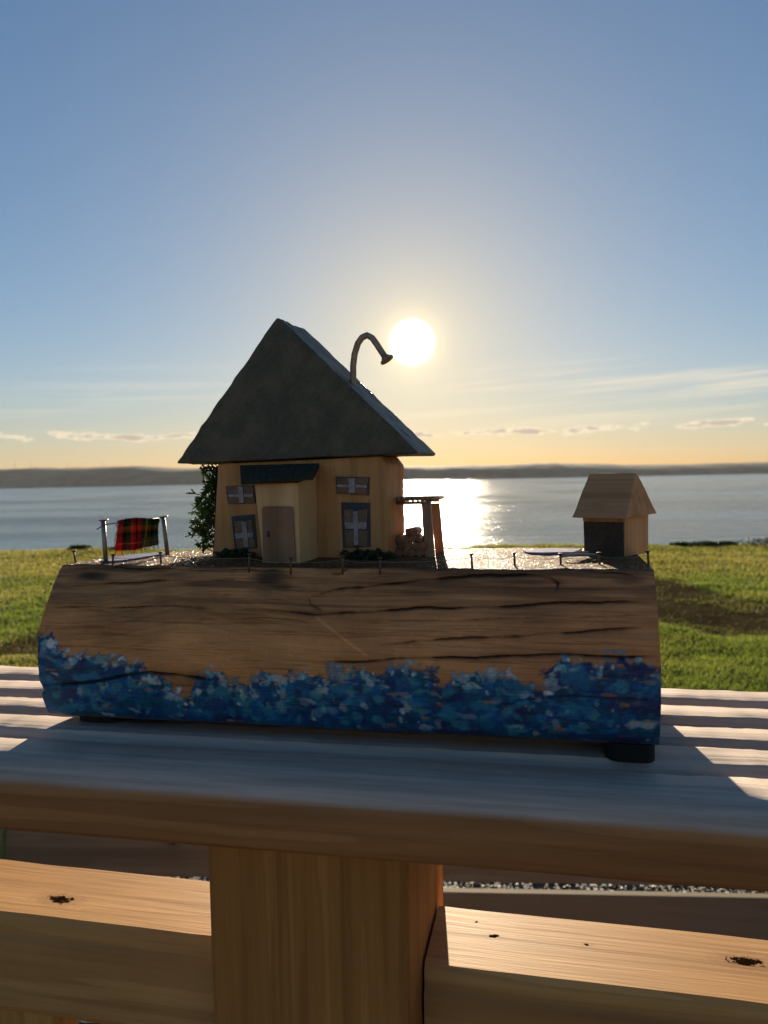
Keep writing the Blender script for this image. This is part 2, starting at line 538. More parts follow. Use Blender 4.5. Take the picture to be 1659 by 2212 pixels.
xs = np.concatenate([np.linspace(-60, -9, 40)[:-1], np.linspace(-9, 9, 340), np.linspace(9, 60, 40)[1:]])
ts = np.concatenate([[-45, -30, -20, -14, -12], np.linspace(-10, 0, 230), [0.25, 0.6, 1.2, 3, 8, 16, 22]])
X, T = np.meshgrid(xs, ts, indexing='ij')
Y = lip(X) + T
Z = relief(X, Y)
Z = np.where(T > 0, Z * (T < 1) - 0.12 * T - 0.72 * np.maximum(T - 0.3, 0), Z)
Z = np.maximum(Z, -14)
mud = mud_mask(X, Y)
patch = fbm(X * 0.9 + 7, Y * 0.9, 4)[..., None]
fine_ = fbm(X * 9, Y * 9, 3)[..., None]
grassc = np.array([0.085, 0.11, 0.022]) * (1 - patch) + np.array([0.17, 0.165, 0.038]) * patch
grassc = grassc * (0.7 + 0.6 * fine_)
mudc = np.array([0.060, 0.043, 0.023]) * (0.6 + 0.8 * fine_)
cols = grassc * (1 - mud[..., None]) + mudc * mud[..., None]
me = fast_mesh('lawn', np.stack([X, Y, Z], -1).reshape(-1, 3), grid_faces(len(xs), len(ts)), np.full((len(xs) - 1) * (len(ts) - 1), 4))
color_attr(me, cols.reshape(-1, 3))
mt, gr = new_mat('lawn_soil')
at = gr.n('ShaderNodeAttribute', {'attribute_name': 'Col'}).outputs['Color']
co = gr.n('ShaderNodeTexCoord').outputs['Object']
nz = gr.n('ShaderNodeTexNoise', None, Vector=co, Scale=38.0, Detail=5.0, Roughness=0.7)
out(gr, principled(gr, gr.mix(gr.smooth(nz.outputs[0], 0.4, 0.7), at, gr.mix(0.6, at, (0.02, 0.02, 0.008))), 0.9,
                   bump(gr, nz.outputs[0], 0.8, 0.03), Specular_IOR_Level=0.0))
tag(wrap('lawn', me, mt, None, True), kind='structure')

# grass blades
NB = 520000
d = np.exp(rng.uniform(np.log(2.95), np.log(14.0), NB))
bx = np.where(rng.random(NB) < 0.75, rng.uniform(-0.85, 0.85, NB), rng.uniform(-2.2, 2.2, NB)) * (d + 0.6)
by = d
keep = (by < lip(bx) + 0.15) & (by > 2.95)
bx, by, d = bx[keep], by[keep], d[keep]
mk = mud_mask(bx, by)
clump = fbm(bx * 3.1, by * 3.1, 3)
keep = rng.random(len(bx)) > mk * (0.35 + 0.60 * sstep(fbm(bx * 2.3 + 50, by * 2.3, 3), 0.35, 0.6))
bx, by, d, mk, clump = bx[keep], by[keep], d[keep], mk[keep], clump[keep]
n = len(bx)
bz = relief(bx, by)
hgt = (0.010 + 0.015 * clump ** 1.5 + 0.009 * rng.random(n)) * (0.6 + 0.1 * np.minimum(d, 7)) * (1 - 0.4 * mk)
wid = 0.0012 * (0.7 + 0.26 * d)
a = rng.uniform(0, 2 * pi, n)
tilt = rng.uniform(0.1, 0.9, n)
la = rng.uniform(0, 2 * pi, n)
P0 = np.stack([bx, by, bz - 0.004], -1)
side = np.stack([np.cos(a), np.sin(a), np.zeros(n)], -1) * wid[:, None]
tip = P0 + np.stack([np.cos(la) * tilt * hgt, np.sin(la) * tilt * hgt, hgt], -1)
mid = P0 * 0.45 + tip * 0.55 + np.stack([0 * a, 0 * a, hgt * 0.12], -1)
V = np.stack([P0 - side, P0 + side, mid + side * 0.7, tip, mid - side * 0.7], 1).reshape(-1, 3)
lp = (np.arange(n)[:, None] * 5 + np.arange(5)).ravel()
me = fast_mesh('lawn_grass', V, lp, np.full(n, 5))
r = rng.random((n, 1))
yel = sstep(fbm(bx * 0.8 + 3, by * 0.8, 3) + 0.06 * (d - 6), 0.35, 0.8)[:, None]
gc = np.array([0.155, 0.205, 0.032]) * (1 - yel) + np.array([0.27, 0.245, 0.06]) * yel
gc = gc * (0.55 + 0.8 * r)
gc = gc * (1 - 0.45 * mk[:, None])
dry = (rng.random((n, 1)) < 0.04 + 0.16 * mk[:, None])
gc = np.where(dry, np.array([0.22, 0.17, 0.08]), gc)
color_attr(me, np.repeat(gc, 5, axis=0))
tag(wrap('lawn_grass', me, M['blade'], None), 'short rough green and yellow lawn grass beyond the railing', 'grass', kind='stuff')

# gravel strip behind the slat fence
mt, gr = new_mat('gravel_bed')
co = gr.n('ShaderNodeTexCoord').outputs['Object']
vo = gr.n('ShaderNodeTexVoronoi', None, Vector=co, Scale=90.0)
out(gr, principled(gr, gr.ramp(vo.outputs['Color'], [(0.2, (0.03, 0.03, 0.03)), (0.8, (0.10, 0.095, 0.09))]), 0.8,
                   bump(gr, vo.outputs['Distance'], 0.8, 0.006)))
tag(mesh_obj('gravel_path', [(-9, -3, 0.006), (9, -3, 0.006), (9, 2.85, 0.006), (-9, 2.85, 0.006)], [(0, 1, 2, 3)], mt), kind='structure')
ns = 11000
gx = rng.uniform(-1.9, 1.9, ns); gy = rng.uniform(1.58, 2.55, ns)
R3 = rng.uniform(0.0035, 0.0085, ns)
base8 = np.array([[1, 0, 0], [0, 1, 0], [-1, 0, 0], [0, -1, 0], [0, 0, 0.8], [0, 0, -0.8]], float)
tri8 = np.array([[0, 1, 4], [1, 2, 4], [2, 3, 4], [3, 0, 4], [1, 0, 5], [2, 1, 5], [3, 2, 5], [0, 3, 5]])
q = base8[None] * (0.75 + 0.5 * rng.random((ns, 6, 1)))
ra = rng.uniform(0, 2 * pi, ns); rb = rng.uniform(-0.9, 0.9, ns)
ca, sa = np.cos(ra)[:, None], np.sin(ra)[:, None]
cb, sb = np.cos(rb)[:, None], np.sin(rb)[:, None]
x1 = q[..., 0] * cb - q[..., 2] * sb; z1 = q[..., 0] * sb + q[..., 2] * cb
x2 = x1 * ca - q[..., 1] * sa; y2 = x1 * sa + q[..., 1] * ca
V = np.stack([x2, y2, z1], -1) * R3[:, None, None] + np.stack([gx, gy, 0.008 + rng.random(ns) * 0.006], -1)[:, None]
lp = (np.arange(ns)[:, None, None] * 6 + tri8[None]).reshape(-1)
me = fast_mesh('gravel', V.reshape(-1, 3), lp, np.full(ns * 8, 3))
gcol = np.array([0.060, 0.058, 0.056]) * (0.35 + 1.3 * rng.random((ns, 1)) ** 1.6)
color_attr(me, np.repeat(gcol, 6, axis=0))
mt, gr = new_mat('gravel_stone')
at = gr.n('ShaderNodeAttribute', {'attribute_name': 'Col'}).outputs['Color']
out(gr, principled(gr, at, 0.55))
tag(wrap('gravel', me, mt), 'loose dark grey gravel on the ground beyond the slat fence', 'gravel', kind='stuff')

# ------------------------------------------------------------------ water and far hills
WZ = -12.0
mt, gr = new_mat('sea_water')
co = gr.n('ShaderNodeTexCoord').outputs['Object']
mp = gr.n('ShaderNodeMapping', None, Vector=co)
mp.inputs['Scale'].default_value = (0.36, 1.0, 1.0)
w1 = gr.n('ShaderNodeTexNoise', None, Vector=mp, Scale=0.16, Detail=5.0, Roughness=0.62)
w2 = gr.n('ShaderNodeTexNoise', None, Vector=mp, Scale=0.9, Detail=4.0, Roughness=0.6)
gust = gr.n('ShaderNodeTexNoise', None, Vector=mp, Scale=0.012, Detail=4.0, Roughness=0.6)
h = gr.math('ADD', gr.math('MULTIPLY', w1.outputs[0], 1.6), gr.math('MULTIPLY', w2.outputs[0], 0.55))
nm = bump(gr, h, 1.0, 1.05)
rg = gr.math('ADD', 0.07, gr.math('MULTIPLY', gr.smooth(gust.outputs[0], 0.35, 0.7), 0.10))
out(gr, principled(gr, (0.11, 0.235, 0.32), rg, nm, IOR=1.33, Specular_IOR_Level=0.5))
tag(mesh_obj('water', [(-9000, 14, WZ), (9000, 14, WZ), (9000, 5200, WZ), (-9000, 5200, WZ)], [(0, 1, 2, 3)], mt), kind='structure')

HD = 3500.0
prof_x = [-2500, 0, 60, 140, 230, 300, 380, 480, 560, 700, 870, 960, 1050, 1150, 1240, 1300, 1400, 1500, 1580, 1659, 2400, 4200]
prof_y = [1040, 1009, 1008, 1006, 1004, 1006, 1007, 1009, 1008, 1006, 1003, 1004, 1001, 999, 996, 998, 999, 1000, 998, 996, 985, 960]
hx = np.linspace(-7200, 7200, 1500)
sxh = 829.5 + F * hx / HD
ridge = np.interp(sxh, prof_x, prof_y)
shore = 1055 - 0.0193 * sxh
hh = (shore - ridge) / F * HD * 1.13
hh = np.maximum(hh + 7 * (fbm(hx / 160, 2.2, 4) - 0.5) + 3.5 * (vnoise(hx / 28, 4.4) - 0.5), 18)
hs = np.linspace(0, 1, 40)
HX, HS = np.meshgrid(hx, hs, indexing='ij')
rise = np.sin(np.clip(HS / 0.75, 0, 1) * pi / 2) ** 0.8
HY = HD + 30 * np.sin(HX / 700) + HS * 700
HZ = WZ - 2 + (hh[:, None] + 2) * rise * (0.86 + 0.28 * fbm(HX / 260, HY / 260, 4) * (1 - HS))
HZ = np.where(HS > 0.8, HZ - (HS - 0.8) * 40, HZ)
me = fast_mesh('hills', np.stack([HX, HY, HZ], -1).reshape(-1, 3), grid_faces(1500, 40), np.full(1499 * 39, 4))
mt, gr = new_mat('hill_fields')
co = gr.n('ShaderNodeTexCoord').outputs['Object']
mp = gr.n('ShaderNodeMapping', None, Vector=co)
mp.inputs['Scale'].default_value = (0.0045, 0.0035, 0.004)
fv = gr.n('ShaderNodeTexVoronoi', None, Vector=mp, Scale=1.0)
fn = gr.n('ShaderNodeTexNoise', None, Vector=mp, Scale=2.2, Detail=6.0, Roughness=0.65)
fc = gr.ramp(fv.outputs['Color'], [(0.1, (0.040, 0.042, 0.030)), (0.45, (0.070, 0.080, 0.036)), (0.75, (0.085, 0.072, 0.05)), (1.0, (0.06, 0.068, 0.036))])
fc = gr.mix(gr.smooth(fn.outputs[0], 0.45, 0.62), fc, (0.030, 0.034, 0.024))
out(gr, principled(gr, fc, 0.95, None, Specular_IOR_Level=0.1))
tag(wrap('hills', me, mt, None, True), kind='structure')

# slender masts on the far ridge
M['mast'] = paint('mast_grey', (0.5, 0.5, 0.5), 0.6, 0.1, 1)
for k, (px_, tall) in enumerate(((38, 44), (72, 50), (150, 38), (226, 46))):
    x = (px_ - 829.5) / F * HD * 1.15
    zb = WZ + float(np.interp(x, hx, hh)) * 0.93
    yb = HD + 520
    vs, fs = tube([(x, yb, zb - 12), (x, yb, zb + tall * 0.6), (x, yb, zb + tall)], [0.9, 0.7, 0.45], 6)
    o = mesh_obj('distant_mast', [(a_[0] - x, a_[1] - yb, a_[2] - zb) for a_ in vs], fs, M['mast'])
    o.location = (x, yb, zb)
    tag(o, 'slender grey mast standing on the far hill across the water', 'mast', 'masts on the far hill')

# air over the water
mt, gr = new_mat('haze_air')
vol = gr.n('ShaderNodeVolumePrincipled', None, Color=(0.93, 0.95, 1.0), Density=0.000030, Anisotropy=0.0)
gr.n('ShaderNodeOutputMaterial', None, Volume=vol)
bm = bmesh.new()
box(bm, -9500, 9500, -70, 5600, -15.5, 175)
hz = bm_obj('haze', bm, mt)
tag(hz, 'pale thin haze in the air over the water', 'haze', kind='stuff')

# ------------------------------------------------------------------ low bushes on the lawn's far edge
def leaf_cloud(cx, cy, cz, rx, ry, rz, n_, size, c_lo, c_hi):
    p = rng.normal(0, 1, (n_, 3)); p /= np.linalg.norm(p, axis=1)[:, None]
    rad = rng.random(n_) ** 0.45
    lump = 0.75 + 0.5 * fbm(p[:, 0] * 2.5 + 9 + cx, p[:, 1] * 2.5 + p[:, 2] * 2, 3)
    p = p * (rad * lump)[:, None] * np.array([rx, ry, rz]) + np.array([cx, cy, cz])
    e1 = rng.normal(0, 1, (n_, 3)); e1 /= np.linalg.norm(e1, axis=1)[:, None]
    e2 = np.cross(e1, rng.normal(0, 1, (n_, 3))); e2 /= np.linalg.norm(e2, axis=1)[:, None]
    s = size * rng.uniform(0.6, 1.3, (n_, 1))
    V_ = np.stack([p - e1 * s, p + e2 * s * 0.45, p + e1 * s, p - e2 * s * 0.45], 1)
    c_ = np.array(c_lo) + (np.array(c_hi) - np.array(c_lo)) * rng.random((n_, 1))
    return V_, np.repeat(c_, 4, axis=0)


for px_, w_, h_, lb in ((1620, 0.66, 0.085, 'widest dark bush on the lawn edge above the water'),
                        (1528, 0.17, 0.035, 'small dark tuft on the lawn edge beside the widest bush'),
                        (1490, 0.26, 0.04, 'low dark clump on the lawn edge between two smaller tufts'),
                        (1440, 0.18, 0.05, 'rounded dark tuft on the lawn edge just past the hut'),
                        (235, 0.26, 0.04, 'low green clump on the lawn edge behind the washing line'),
                        (137, 0.20, 0.045, 'rounded green tuft on the lawn edge left of the washing line')):
    dd = ray(px_, 1180); k_ = 12.0 / dd[1]
    bx_ = dd[0] * k_; by_ = float(lip(np.array(bx_))) - 0.05
    V_, C_ = leaf_cloud(0, 0, h_ * 0.45, w_, 0.14, h_ * 1.1, 1500, 0.016, (0.012, 0.020, 0.005), (0.045, 0.062, 0.014))
    me = fast_mesh('edge_bush', V_.reshape(-1, 3), np.arange(1500 * 4), np.full(1500, 4))
    color_attr(me, C_)
    o = wrap('edge_bush', me, M['bush'])
    o.location = (bx_, by_, float(relief(np.array([bx_]), np.array([by_]))[0]))
    tag(o, lb, 'bush', 'low bushes along the lawn edge')

# ------------------------------------------------------------------ slat fence below, beyond the railing
FF = Frame((0, 1.4949, 0.0), 3.87)
fence = empty('slat_fence', FF, 'low weathered grey fence of horizontal boards beyond the railing', 'fence')
for z0, z1 in ((0.015, 0.118), (0.14, 0.282), (0.304, 0.455)):
    bm = bmesh.new()
    box(bm, -2.2, 2.2, 0.0, 0.020, z0, z1)
    bm_obj('board', bm, M['fence'], fence, bevel=0.002, seg=1)
for x in (-2.0, -0.9, 0.9, 2.0):
    bm = bmesh.new()
    box(bm, x - 0.035, x + 0.035, 0.0205, 0.09, -0.05, 0.44)
    bm_obj('post', bm, M['fence'], fence, bevel=0.003, seg=1)

# one tall grass stem growing in front of the fence
sp = FF.at(6, 1862, -0.06); st_ = FF.at(12, 1760, -0.06)
pts = [(sp[0] - 0.012, -0.06, 0.0), (sp[0] - 0.003, -0.06, sp[2] * 0.6), (sp[0], -0.06, sp[2]), (st_[0], -0.06, st_[2]), (st_[0] + 0.02, -0.07, st_[2] + 0.06)]
vs, fs = tube(pts, [0.0045, 0.0045, 0.004, 0.0035, 0.001], 6)
M['stem'] = paint('stem_green', (0.07, 0.15, 0.03), 0.5, 0.2, 60)
o = mesh_obj('grass_stem', vs, fs, M['stem'], None, True)
o.location = FF.o; o.rotation_euler = (0, 0, -FF.yaw)
tag(o, 'single tall bright green grass stem in front of the slat fence', 'grass stem')

# ------------------------------------------------------------------ railing
FB = Frame((0, 0.3378, 1.0), 11.1)
FR = Frame((0, 0.36, 0.87), 12.3)
rail_root = empty('railing', Frame((0, 0.36, 0.0), 12.3), 'timber railing with grooved cap board, square post and lower rail', 'railing')


def rail_part(o, fr):
    """parent to the railing, keeping the part's own frame"""
    o.parent = rail_root
    dy = fr.yaw - radians(12.3)
    q = Frame((0, 0.36, 0.0), 12.3).loc(fr.o)
    o.location = q
    o.rotation_euler = (0, 0, -dy)
    return o


# cap board: grooved upper face (five ribs), rounded front shoulder
ribs = [(0.0, 0.0216), (0.035, 0.0588), (0.070, 0.0905), (0.1066, 0.1275), (0.1403, 0.163)]
prof = [(-0.0125, -0.034), (-0.0148, -0.031), (-0.0150, -0.014), (-0.0138, -0.0085), (-0.0105, -0.0040), (-0.0055, -0.0012)]
GD = 0.0048
for k, (a_, b_) in enumerate(ribs):
    prof += [(a_ + 0.0004, -0.0001), (a_ + 0.0016, 0.0), (b_ - 0.0016, 0.0), (b_ - 0.0004, -0.0006)]
    if k < 4:
        prof += [(b_ + 0.0008, -GD + 0.0008), (b_ + 0.0022, -GD), (ribs[k + 1][0] - 0.0022, -GD), (ribs[k + 1][0] - 0.0007, -GD + 0.0008)]
prof += [(0.1645, -0.003), (0.1652, -0.006), (0.1652, -0.031), (0.163, -0.034)]
prof = np.array(prof)
nx_ = 420
bxs = np.linspace(-0.75, 0.65, nx_)
PX = np.repeat(bxs[:, None], len(prof), 1)
PY = np.repeat(prof[None, :, 0], nx_, 0)
PZ = np.repeat(prof[None, :, 1], nx_, 0)
jag = (vnoise(PX * 300, PY * 900) - 0.5) * 0.0005 + (vnoise(PX * 60, PY * 700 + 9) - 0.5) * 0.0005
PZ = PZ + jag * (PZ > -0.02)
PY = PY + (vnoise(PX * 25, PZ * 300 + 3) - 0.5) * 0.0006
me_f = []
npf = len(prof)
i_, j_ = np.meshgrid(np.arange(nx_ - 1), np.arange(npf), indexing='ij')
j2 = (j_ + 1) % npf
qf = np.stack([i_ * npf + j_, (i_ + 1) * npf + j_, (i_ + 1) * npf + j2, i_ * npf + j2], -1).reshape(-1, 4)[:, ::-1]
loops = np.concatenate([qf.ravel(), np.arange(npf), ((nx_ - 1) * npf + np.arange(npf))[::-1]])
me = fast_mesh('cap_board', np.stack([PX, PY, PZ], -1).reshape(-1, 3), loops, np.concatenate([np.full(len(qf), 4), [npf, npf]]))
bmx = bmesh.new(); bmx.from_mesh(me); bmesh.ops.recalc_face_normals(bmx, faces=bmx.faces); bmx.to_mesh(me); bmx.free()
rail_part(wrap('cap_board', me, M['cap'], None, False), FB)

bm = bmesh.new()
box(bm, -0.099, 0.0079, 0.0, 0.13, -0.87, 0.0955)
o = bm_obj('post', bm, M['post'], None, bevel=0.003, seg=2)
rail_part(o, FR)


def lower_rail(x0, x1):
    bm = bmesh.new()
    # rounded top front edge and a shallow moulded step along the face
    poly = [(0.040, -0.064), (0.036, -0.058), (0.036, -0.016), (0.0385, -0.0125), (0.0385, -0.004), (0.0405, 0.0), (0.0955, 0.0), (0.0975, -0.003), (0.0975, -0.06), (0.094, -0.064)]
    n_ = 40
    rows = []
    for k in range(n_ + 1):
        x = x0 + (x1 - x0) * k / n_
        w = (float(vnoise(x * 30, 1.5)) - 0.5) * 0.0007
        rows.append([bm.verts.new((x, y + w, z + w)) for y, z in poly])
    for k in range(n_):
        for s in range(len(poly)):
            s2 = (s + 1) % len(poly)
            bm.faces.new((rows[k][s], rows[k + 1][s], rows[k + 1][s2], rows[k][s2]))
    bm.faces.new(rows[0][::-1]); bm.faces.new(rows[-1])
    o = bm_obj('lower_rail', bm, M['rail'])
    rail_part(o, FR)
    return o


lower_rail(-0.72, -0.0994)
lower_rail(0.0094, 0.66)
for x in (-0.29, -0.52, 0.24, 0.47):
    bm = bmesh.new()
    box(bm, x - 0.055, x + 0.055, 0.055, 0.078, -0.80, -0.0645)
    rail_part(bm_obj('baluster', bm, M['baluster'], None, bevel=0.002, seg=1), FR)
bm = bmesh.new(); box(bm, -0.72, -0.0994, 0.045, 0.088, -0.84, -0.8005); rail_part(bm_obj('bottom_rail', bm, M['rail'], None, bevel=0.002, seg=1), FR)
bm = bmesh.new(); box(bm, 0.0094, 0.66, 0.045, 0.088, -0.84, -0.8005); rail_part(bm_obj('bottom_rail', bm, M['rail'], None, bevel=0.002, seg=1), FR)

# timber deck under the photographer, in front of the railing
M['deck'] = wood('deck_timber', (0.20, 0.13, 0.075), (0.34, 0.235, 0.145), (0.44, 0.32, 0.21), bands=20, rough=0.65)
deck = tag(empty('deck', Frame((0, 0.36, 0.0), 12.3)), kind='structure')
bm = bmesh.new(); box(bm, -2.6, 2.6, -0.0685, 0.0685, -0.014, 0.014)
bmesh.ops.bevel(bm, geom=list(bm.edges), offset=0.003, segments=1, affect='EDGES')
pme = bpy.data.meshes.new('plank'); bm.to_mesh(pme); bm.free(); pme.materials.append(M['deck'])
for k in range(26):
    o = bpy.data.objects.new('plank', pme); COL.objects.link(o); o.parent = deck
    o.location = (random.uniform(-0.03, 0.03), -0.12 - k * 0.145, 0.022 + random.uniform(-0.001, 0.001))

# ------------------------------------------------------------------ the log base
FL = Frame((-0.0337, 0.3834, 1.0), 13.2)
TOPZ = 0.09
LL, LR = -0.1665, 0.1665
log_root = empty('carved_log', FL, 'half-round brown log with blue and white painted waves, on black feet', 'log')
fp = np.array([(0.010, 0.0068), (0.004, 0.0072), (0.0005, 0.0090), (-0.002, 0.012), (-0.0048, 0.019), (-0.0072, 0.030), (-0.0078, 0.040), (-0.0066, 0.050),
               (-0.0035, 0.060), (0.0010, 0.069), (0.0065, 0.077), (0.0115, 0.0835), (0.0150, 0.0875), (0.0168, 0.0893)])
arc = np.concatenate([[0], np.cumsum(np.hypot(*np.diff(fp, axis=0).T))])
sN = np.linspace(0, arc[-1], 190)
fy, fz = np.interp(sN, arc, fp[:, 0]), np.interp(sN, arc, fp[:, 1])
for _ in range(6):
    fy[1:-1] = (fy[:-2] + 2 * fy[1:-1] + fy[2:]) / 4; fz[1:-1] = (fz[:-2] + 2 * fz[1:-1] + fz[2:]) / 4
NXL = 640
lx = np.linspace(LL, LR, NXL)
back = 0.121 + 0.014 * lx / 0.166 - 0.045 * np.clip((-0.105 - lx) / 0.06, 0, 1) ** 2.2
tN = np.linspace(0, 1, 70)[1:]
bk = np.array([(0.0, 0.0), (0.003, -0.004), (0.006, -0.02), (0.006, -0.045), (0.002, -0.066), (-0.004, -0.0832)])
Xl = np.repeat(lx[:, None], len(sN), 1)
Fy = np.repeat(fy[None], NXL, 0); Fz = np.repeat(fz[None], NXL, 0)

# cracks and dark grain lines as the photograph shows them
def lpt(x, y):
    p = FL.at(x, y, -0.004)
    return p[0], p[2]


cr_list = [([(102, 1316), (258, 1313), (367, 1312), (440, 1318)], 0.8, 0.9), ([(119, 1274), (248, 1266), (357, 1261), (480, 1262)], 0.7, 1.1),
           ([(655, 1298), (704, 1284), (823, 1274), (914, 1260), (1065, 1255), (1145, 1253), (1190, 1262), (1206, 1273), (1201, 1288)], 0.9, 1.4),
           ([(521, 1316), (675, 1333), (823, 1326), (974, 1316), (1100, 1318), (1250, 1309), (1418, 1305)], 0.95, 1.1),
           ([(823, 1391), (974, 1379), (1100, 1376), (1201, 1371), (1423, 1353)], 0.8, 1.0),
           ([(700, 1430), (823, 1421), (1100, 1414), (1260, 1413), (1423, 1414)], 1.0, 1.1),
           ([(1100, 1509), (1276, 1502), (1423, 1505)], 0.8, 1.0), ([(595, 1522), (823, 1521), (950, 1525)], 0.6, 0.8),
           ([(97, 1478), (223, 1468), (290, 1456), (322, 1450), (397, 1455), (470, 1468)], 1.5, 1.6),
           ([(655, 1298), (662, 1312), (690, 1325)], 0.6, 1.2), ([(680, 1240), (705, 1234), (725, 1242), (712, 1252), (690, 1250)], 0.5, 1.0),
           ([(860, 1244), (1065, 1240), (1250, 1246), (1400, 1258)], 0.6, 0.9), ([(820, 1345), (1000, 1342), (1250, 1338), (1420, 1330)], 0.45, 0.8),
           ([(120, 1238), (200, 1236), (330, 1240), (520, 1244), (640, 1246)], 0.7, 1.0), ([(400, 1340), (560, 1337), (680, 1350)], 0.35, 0.8)]
crack = np.zeros_like(Xl); stain = np.zeros_like(Xl)
wob = (fbm(Xl * 42, Fz * 40 + 2, 4) - 0.5) * 0.0034
for pl_, dep, wd in cr_list:
    lp_ = [lpt(*p) for p in pl_]
    dist = np.full_like(Xl, 1.0); tt = np.zeros_like(Xl); nseg = len(lp_) - 1
    for ks, ((ax, az_), (bx2, bz2)) in enumerate(zip(lp_[:-1], lp_[1:])):
        dx, dz = bx2 - ax, bz2 - az_
        t = np.clip(((Xl - ax) * dx + (Fz + wob - az_) * dz) / (dx * dx + dz * dz), 0, 1)
        dk_ = np.hypot(Xl - ax - t * dx, Fz + wob - az_ - t * dz)
        tt = np.where(dk_ < dist, (ks + t) / nseg, tt); dist = np.minimum(dist, dk_)
    fl = sstep(fbm(Xl * 55 + dep * 31, Fz * 25 + 3, 4), 0.30, 0.62) * np.clip(np.minimum(tt, 1 - tt) * 9 + (0.25 if pl_[-1][0] > 1400 or pl_[0][0] < 130 else 0.08), 0, 1)
    fl = 0.42 + 0.58 * fl
    wv = 0.00034 * wd * (0.3 + 0.8 * fl)
    dep = dep * fl * (0.35 + 0.65 * np.clip(np.minimum(tt, 1 - tt) * 12, 0, 1))
    crack = np.maximum(crack, dep * np.exp(-(dist / wv) ** 2))
    stain = np.maximum(stain, np.minimum(dep, 1) * 0.58 * np.exp(-((dist + 0.0004 * (fbm(Xl * 90, Fz * 500, 3) - 0.5)) .clip(0) / (wv * 4.5)) ** 1.1))
for (x, y, rx, ry, k) in ((158, 1252, 42, 10, 0.9), (150, 1230, 60, 7, 0.6), (556, 1258, 42, 22, 0.85), (590, 1276, 30, 8, 0.7), (1110, 1232, 48, 8, 0.8), (1290, 1236, 110, 7, 0.6), (1365, 1264, 34, 9, 0.65),
                          (1090, 1266, 60, 9, 0.5), (330, 1252, 60, 8, 0.45), (700, 1238, 40, 7, 0.4), (1300, 1365, 30, 6, 0.35), (440, 1236, 60, 8, 0.5), (850, 1236, 60, 8, 0.5), (260, 1330, 60, 12, 0.3)):
    cx_, cz_ = lpt(x, y)
    sc_ = 0.0275e-2
    e = ((Xl - cx_) / (rx * sc_)) ** 2 + ((Fz - cz_) / (ry * sc_)) ** 2
    e = e * (0.5 + 1.1 * fbm(Xl * 110, Fz * 420, 3))
    stain = np.maximum(stain, k * np.exp(-e ** 1.5))

Fy2 = Fy + 0.0028 * crack + 0.0016 * (fbm(Xl * 22, Fz * 60, 3) - 0.5) + 0.0005 * (fbm(Xl * 70, Fz * 500, 3) - 0.5)
# a notch bitten out of the left end where the split runs out
nz_ = lpt(97, 1482)[1]
Xe = Xl + 0.0022 * np.exp(-((Fz - nz_) / 0.0018) ** 2) * sstep(-Xl, 0.150, 0.1665)
Xe = Xe + 0.0012 * (fbm(Fz * 90, Fz * 0 + 4, 3) - 0.5) * sstep(-Xl, 0.155, 0.1665)
edge_wave = 0.0016 * (fbm(lx * 40, 7.7, 3) - 0.5)
Fz2 = Fz + edge_wave[:, None] * sstep(Fz, 0.078, 0.089) - (0.0034 * (LR - Xl) / (LR - LL)) * (1 - sstep(Fz, 0.007, 0.030))
# upper face
y0t = Fy2[:, -1]
Ty = y0t[:, None] + (back[:, None] - y0t[:, None]) * tN[None]
Tz = TOPZ + 0.0016 * (fbm(lx[:, None] * 40 + 3, Ty * 40, 3) - 0.5) + 0.0006 * (fbm(lx[:, None] * 300, Ty * 300, 2) - 0.5)
Tz = Tz + edge_wave[:, None] * (1 - tN[None]) ** 6
Tx = np.repeat(lx[:, None], len(tN), 1)
By = back[:, None] + bk[None, 1:, 0]; Bz = TOPZ + bk[None, 1:, 1] + 0 * By
Bx = np.repeat(lx[:, None], len(bk) - 1, 1)
AX = np.concatenate([Xe, Tx, Bx], 1); AY = np.concatenate([Fy2, Ty, By], 1); AZ = np.concatenate([Fz2, Tz, Bz], 1)

# colours: timber
xa, za = lpt(410, 1415)
warp = Fz - 0.010 * np.exp(-((Xl - xa) / 0.042) ** 2) * sstep(Fz, 0.02, 0.045) + 0.0045 * (fbm(Xl * 14, Fz * 30, 3) - 0.5)
gA = fbm(Xl * 9, warp * 900, 3); gB = fbm(Xl * 14 + 5, warp * 330, 3); gC = fbm(Xl * 18, Fz * 60, 3)
line = sstep(np.abs((warp * 330 + 0.6 * gC) % 1.0 - 0.5), 0.34, 0.5)
gA, gB, gC, line = [a_[..., None] for a_ in (gA, gB, gC, line)]
wd_ = np.array([0.48, 0.195, 0.064]) * (1 - gC) + np.array([0.64, 0.295, 0.108]) * gC
mot = fbm(Xl * 38 + 4, Fz * 75, 4)[..., None]
wd_ = wd_ * (0.72 + 0.32 * gA + 0.30 * gB) * (1 - 0.13 * line) * (0.62 + 0.76 * mot)
# redder, greyer timber towards the right half, as the photograph shows
rt_ = sstep(Xl, -0.03, 0.10)[..., None]
wd_ = wd_ * (np.array([1, 1, 1]) * (1 - rt_) + np.array([1.05, 0.98, 1.02]) * rt_)
sx0, sz0 = lpt(675, 1333); sx1, sz1 = lpt(794, 1413)
t = np.clip(((Xl - sx0) * (sx1 - sx0) + (Fz - sz0) * (sz1 - sz0)) / ((sx1 - sx0) ** 2 + (sz1 - sz0) ** 2), 0, 1)
ds = np.hypot(Xl - sx0 - t * (sx1 - sx0), Fz - sz0 - t * (sz1 - sz0))
wd_ = wd_ * (1 + 0.5 * np.exp(-(ds / 0.0006) ** 2))[..., None]
band = sstep(Fz, 0.058, 0.086) * sstep(fbm(Xl * 16 + 8, Fz * 260, 4), 0.38, 0.66) * 0.62
stain = np.maximum(stain, band)
dk = np.clip(stain + crack * 0.8, 0, 0.95)[..., None]
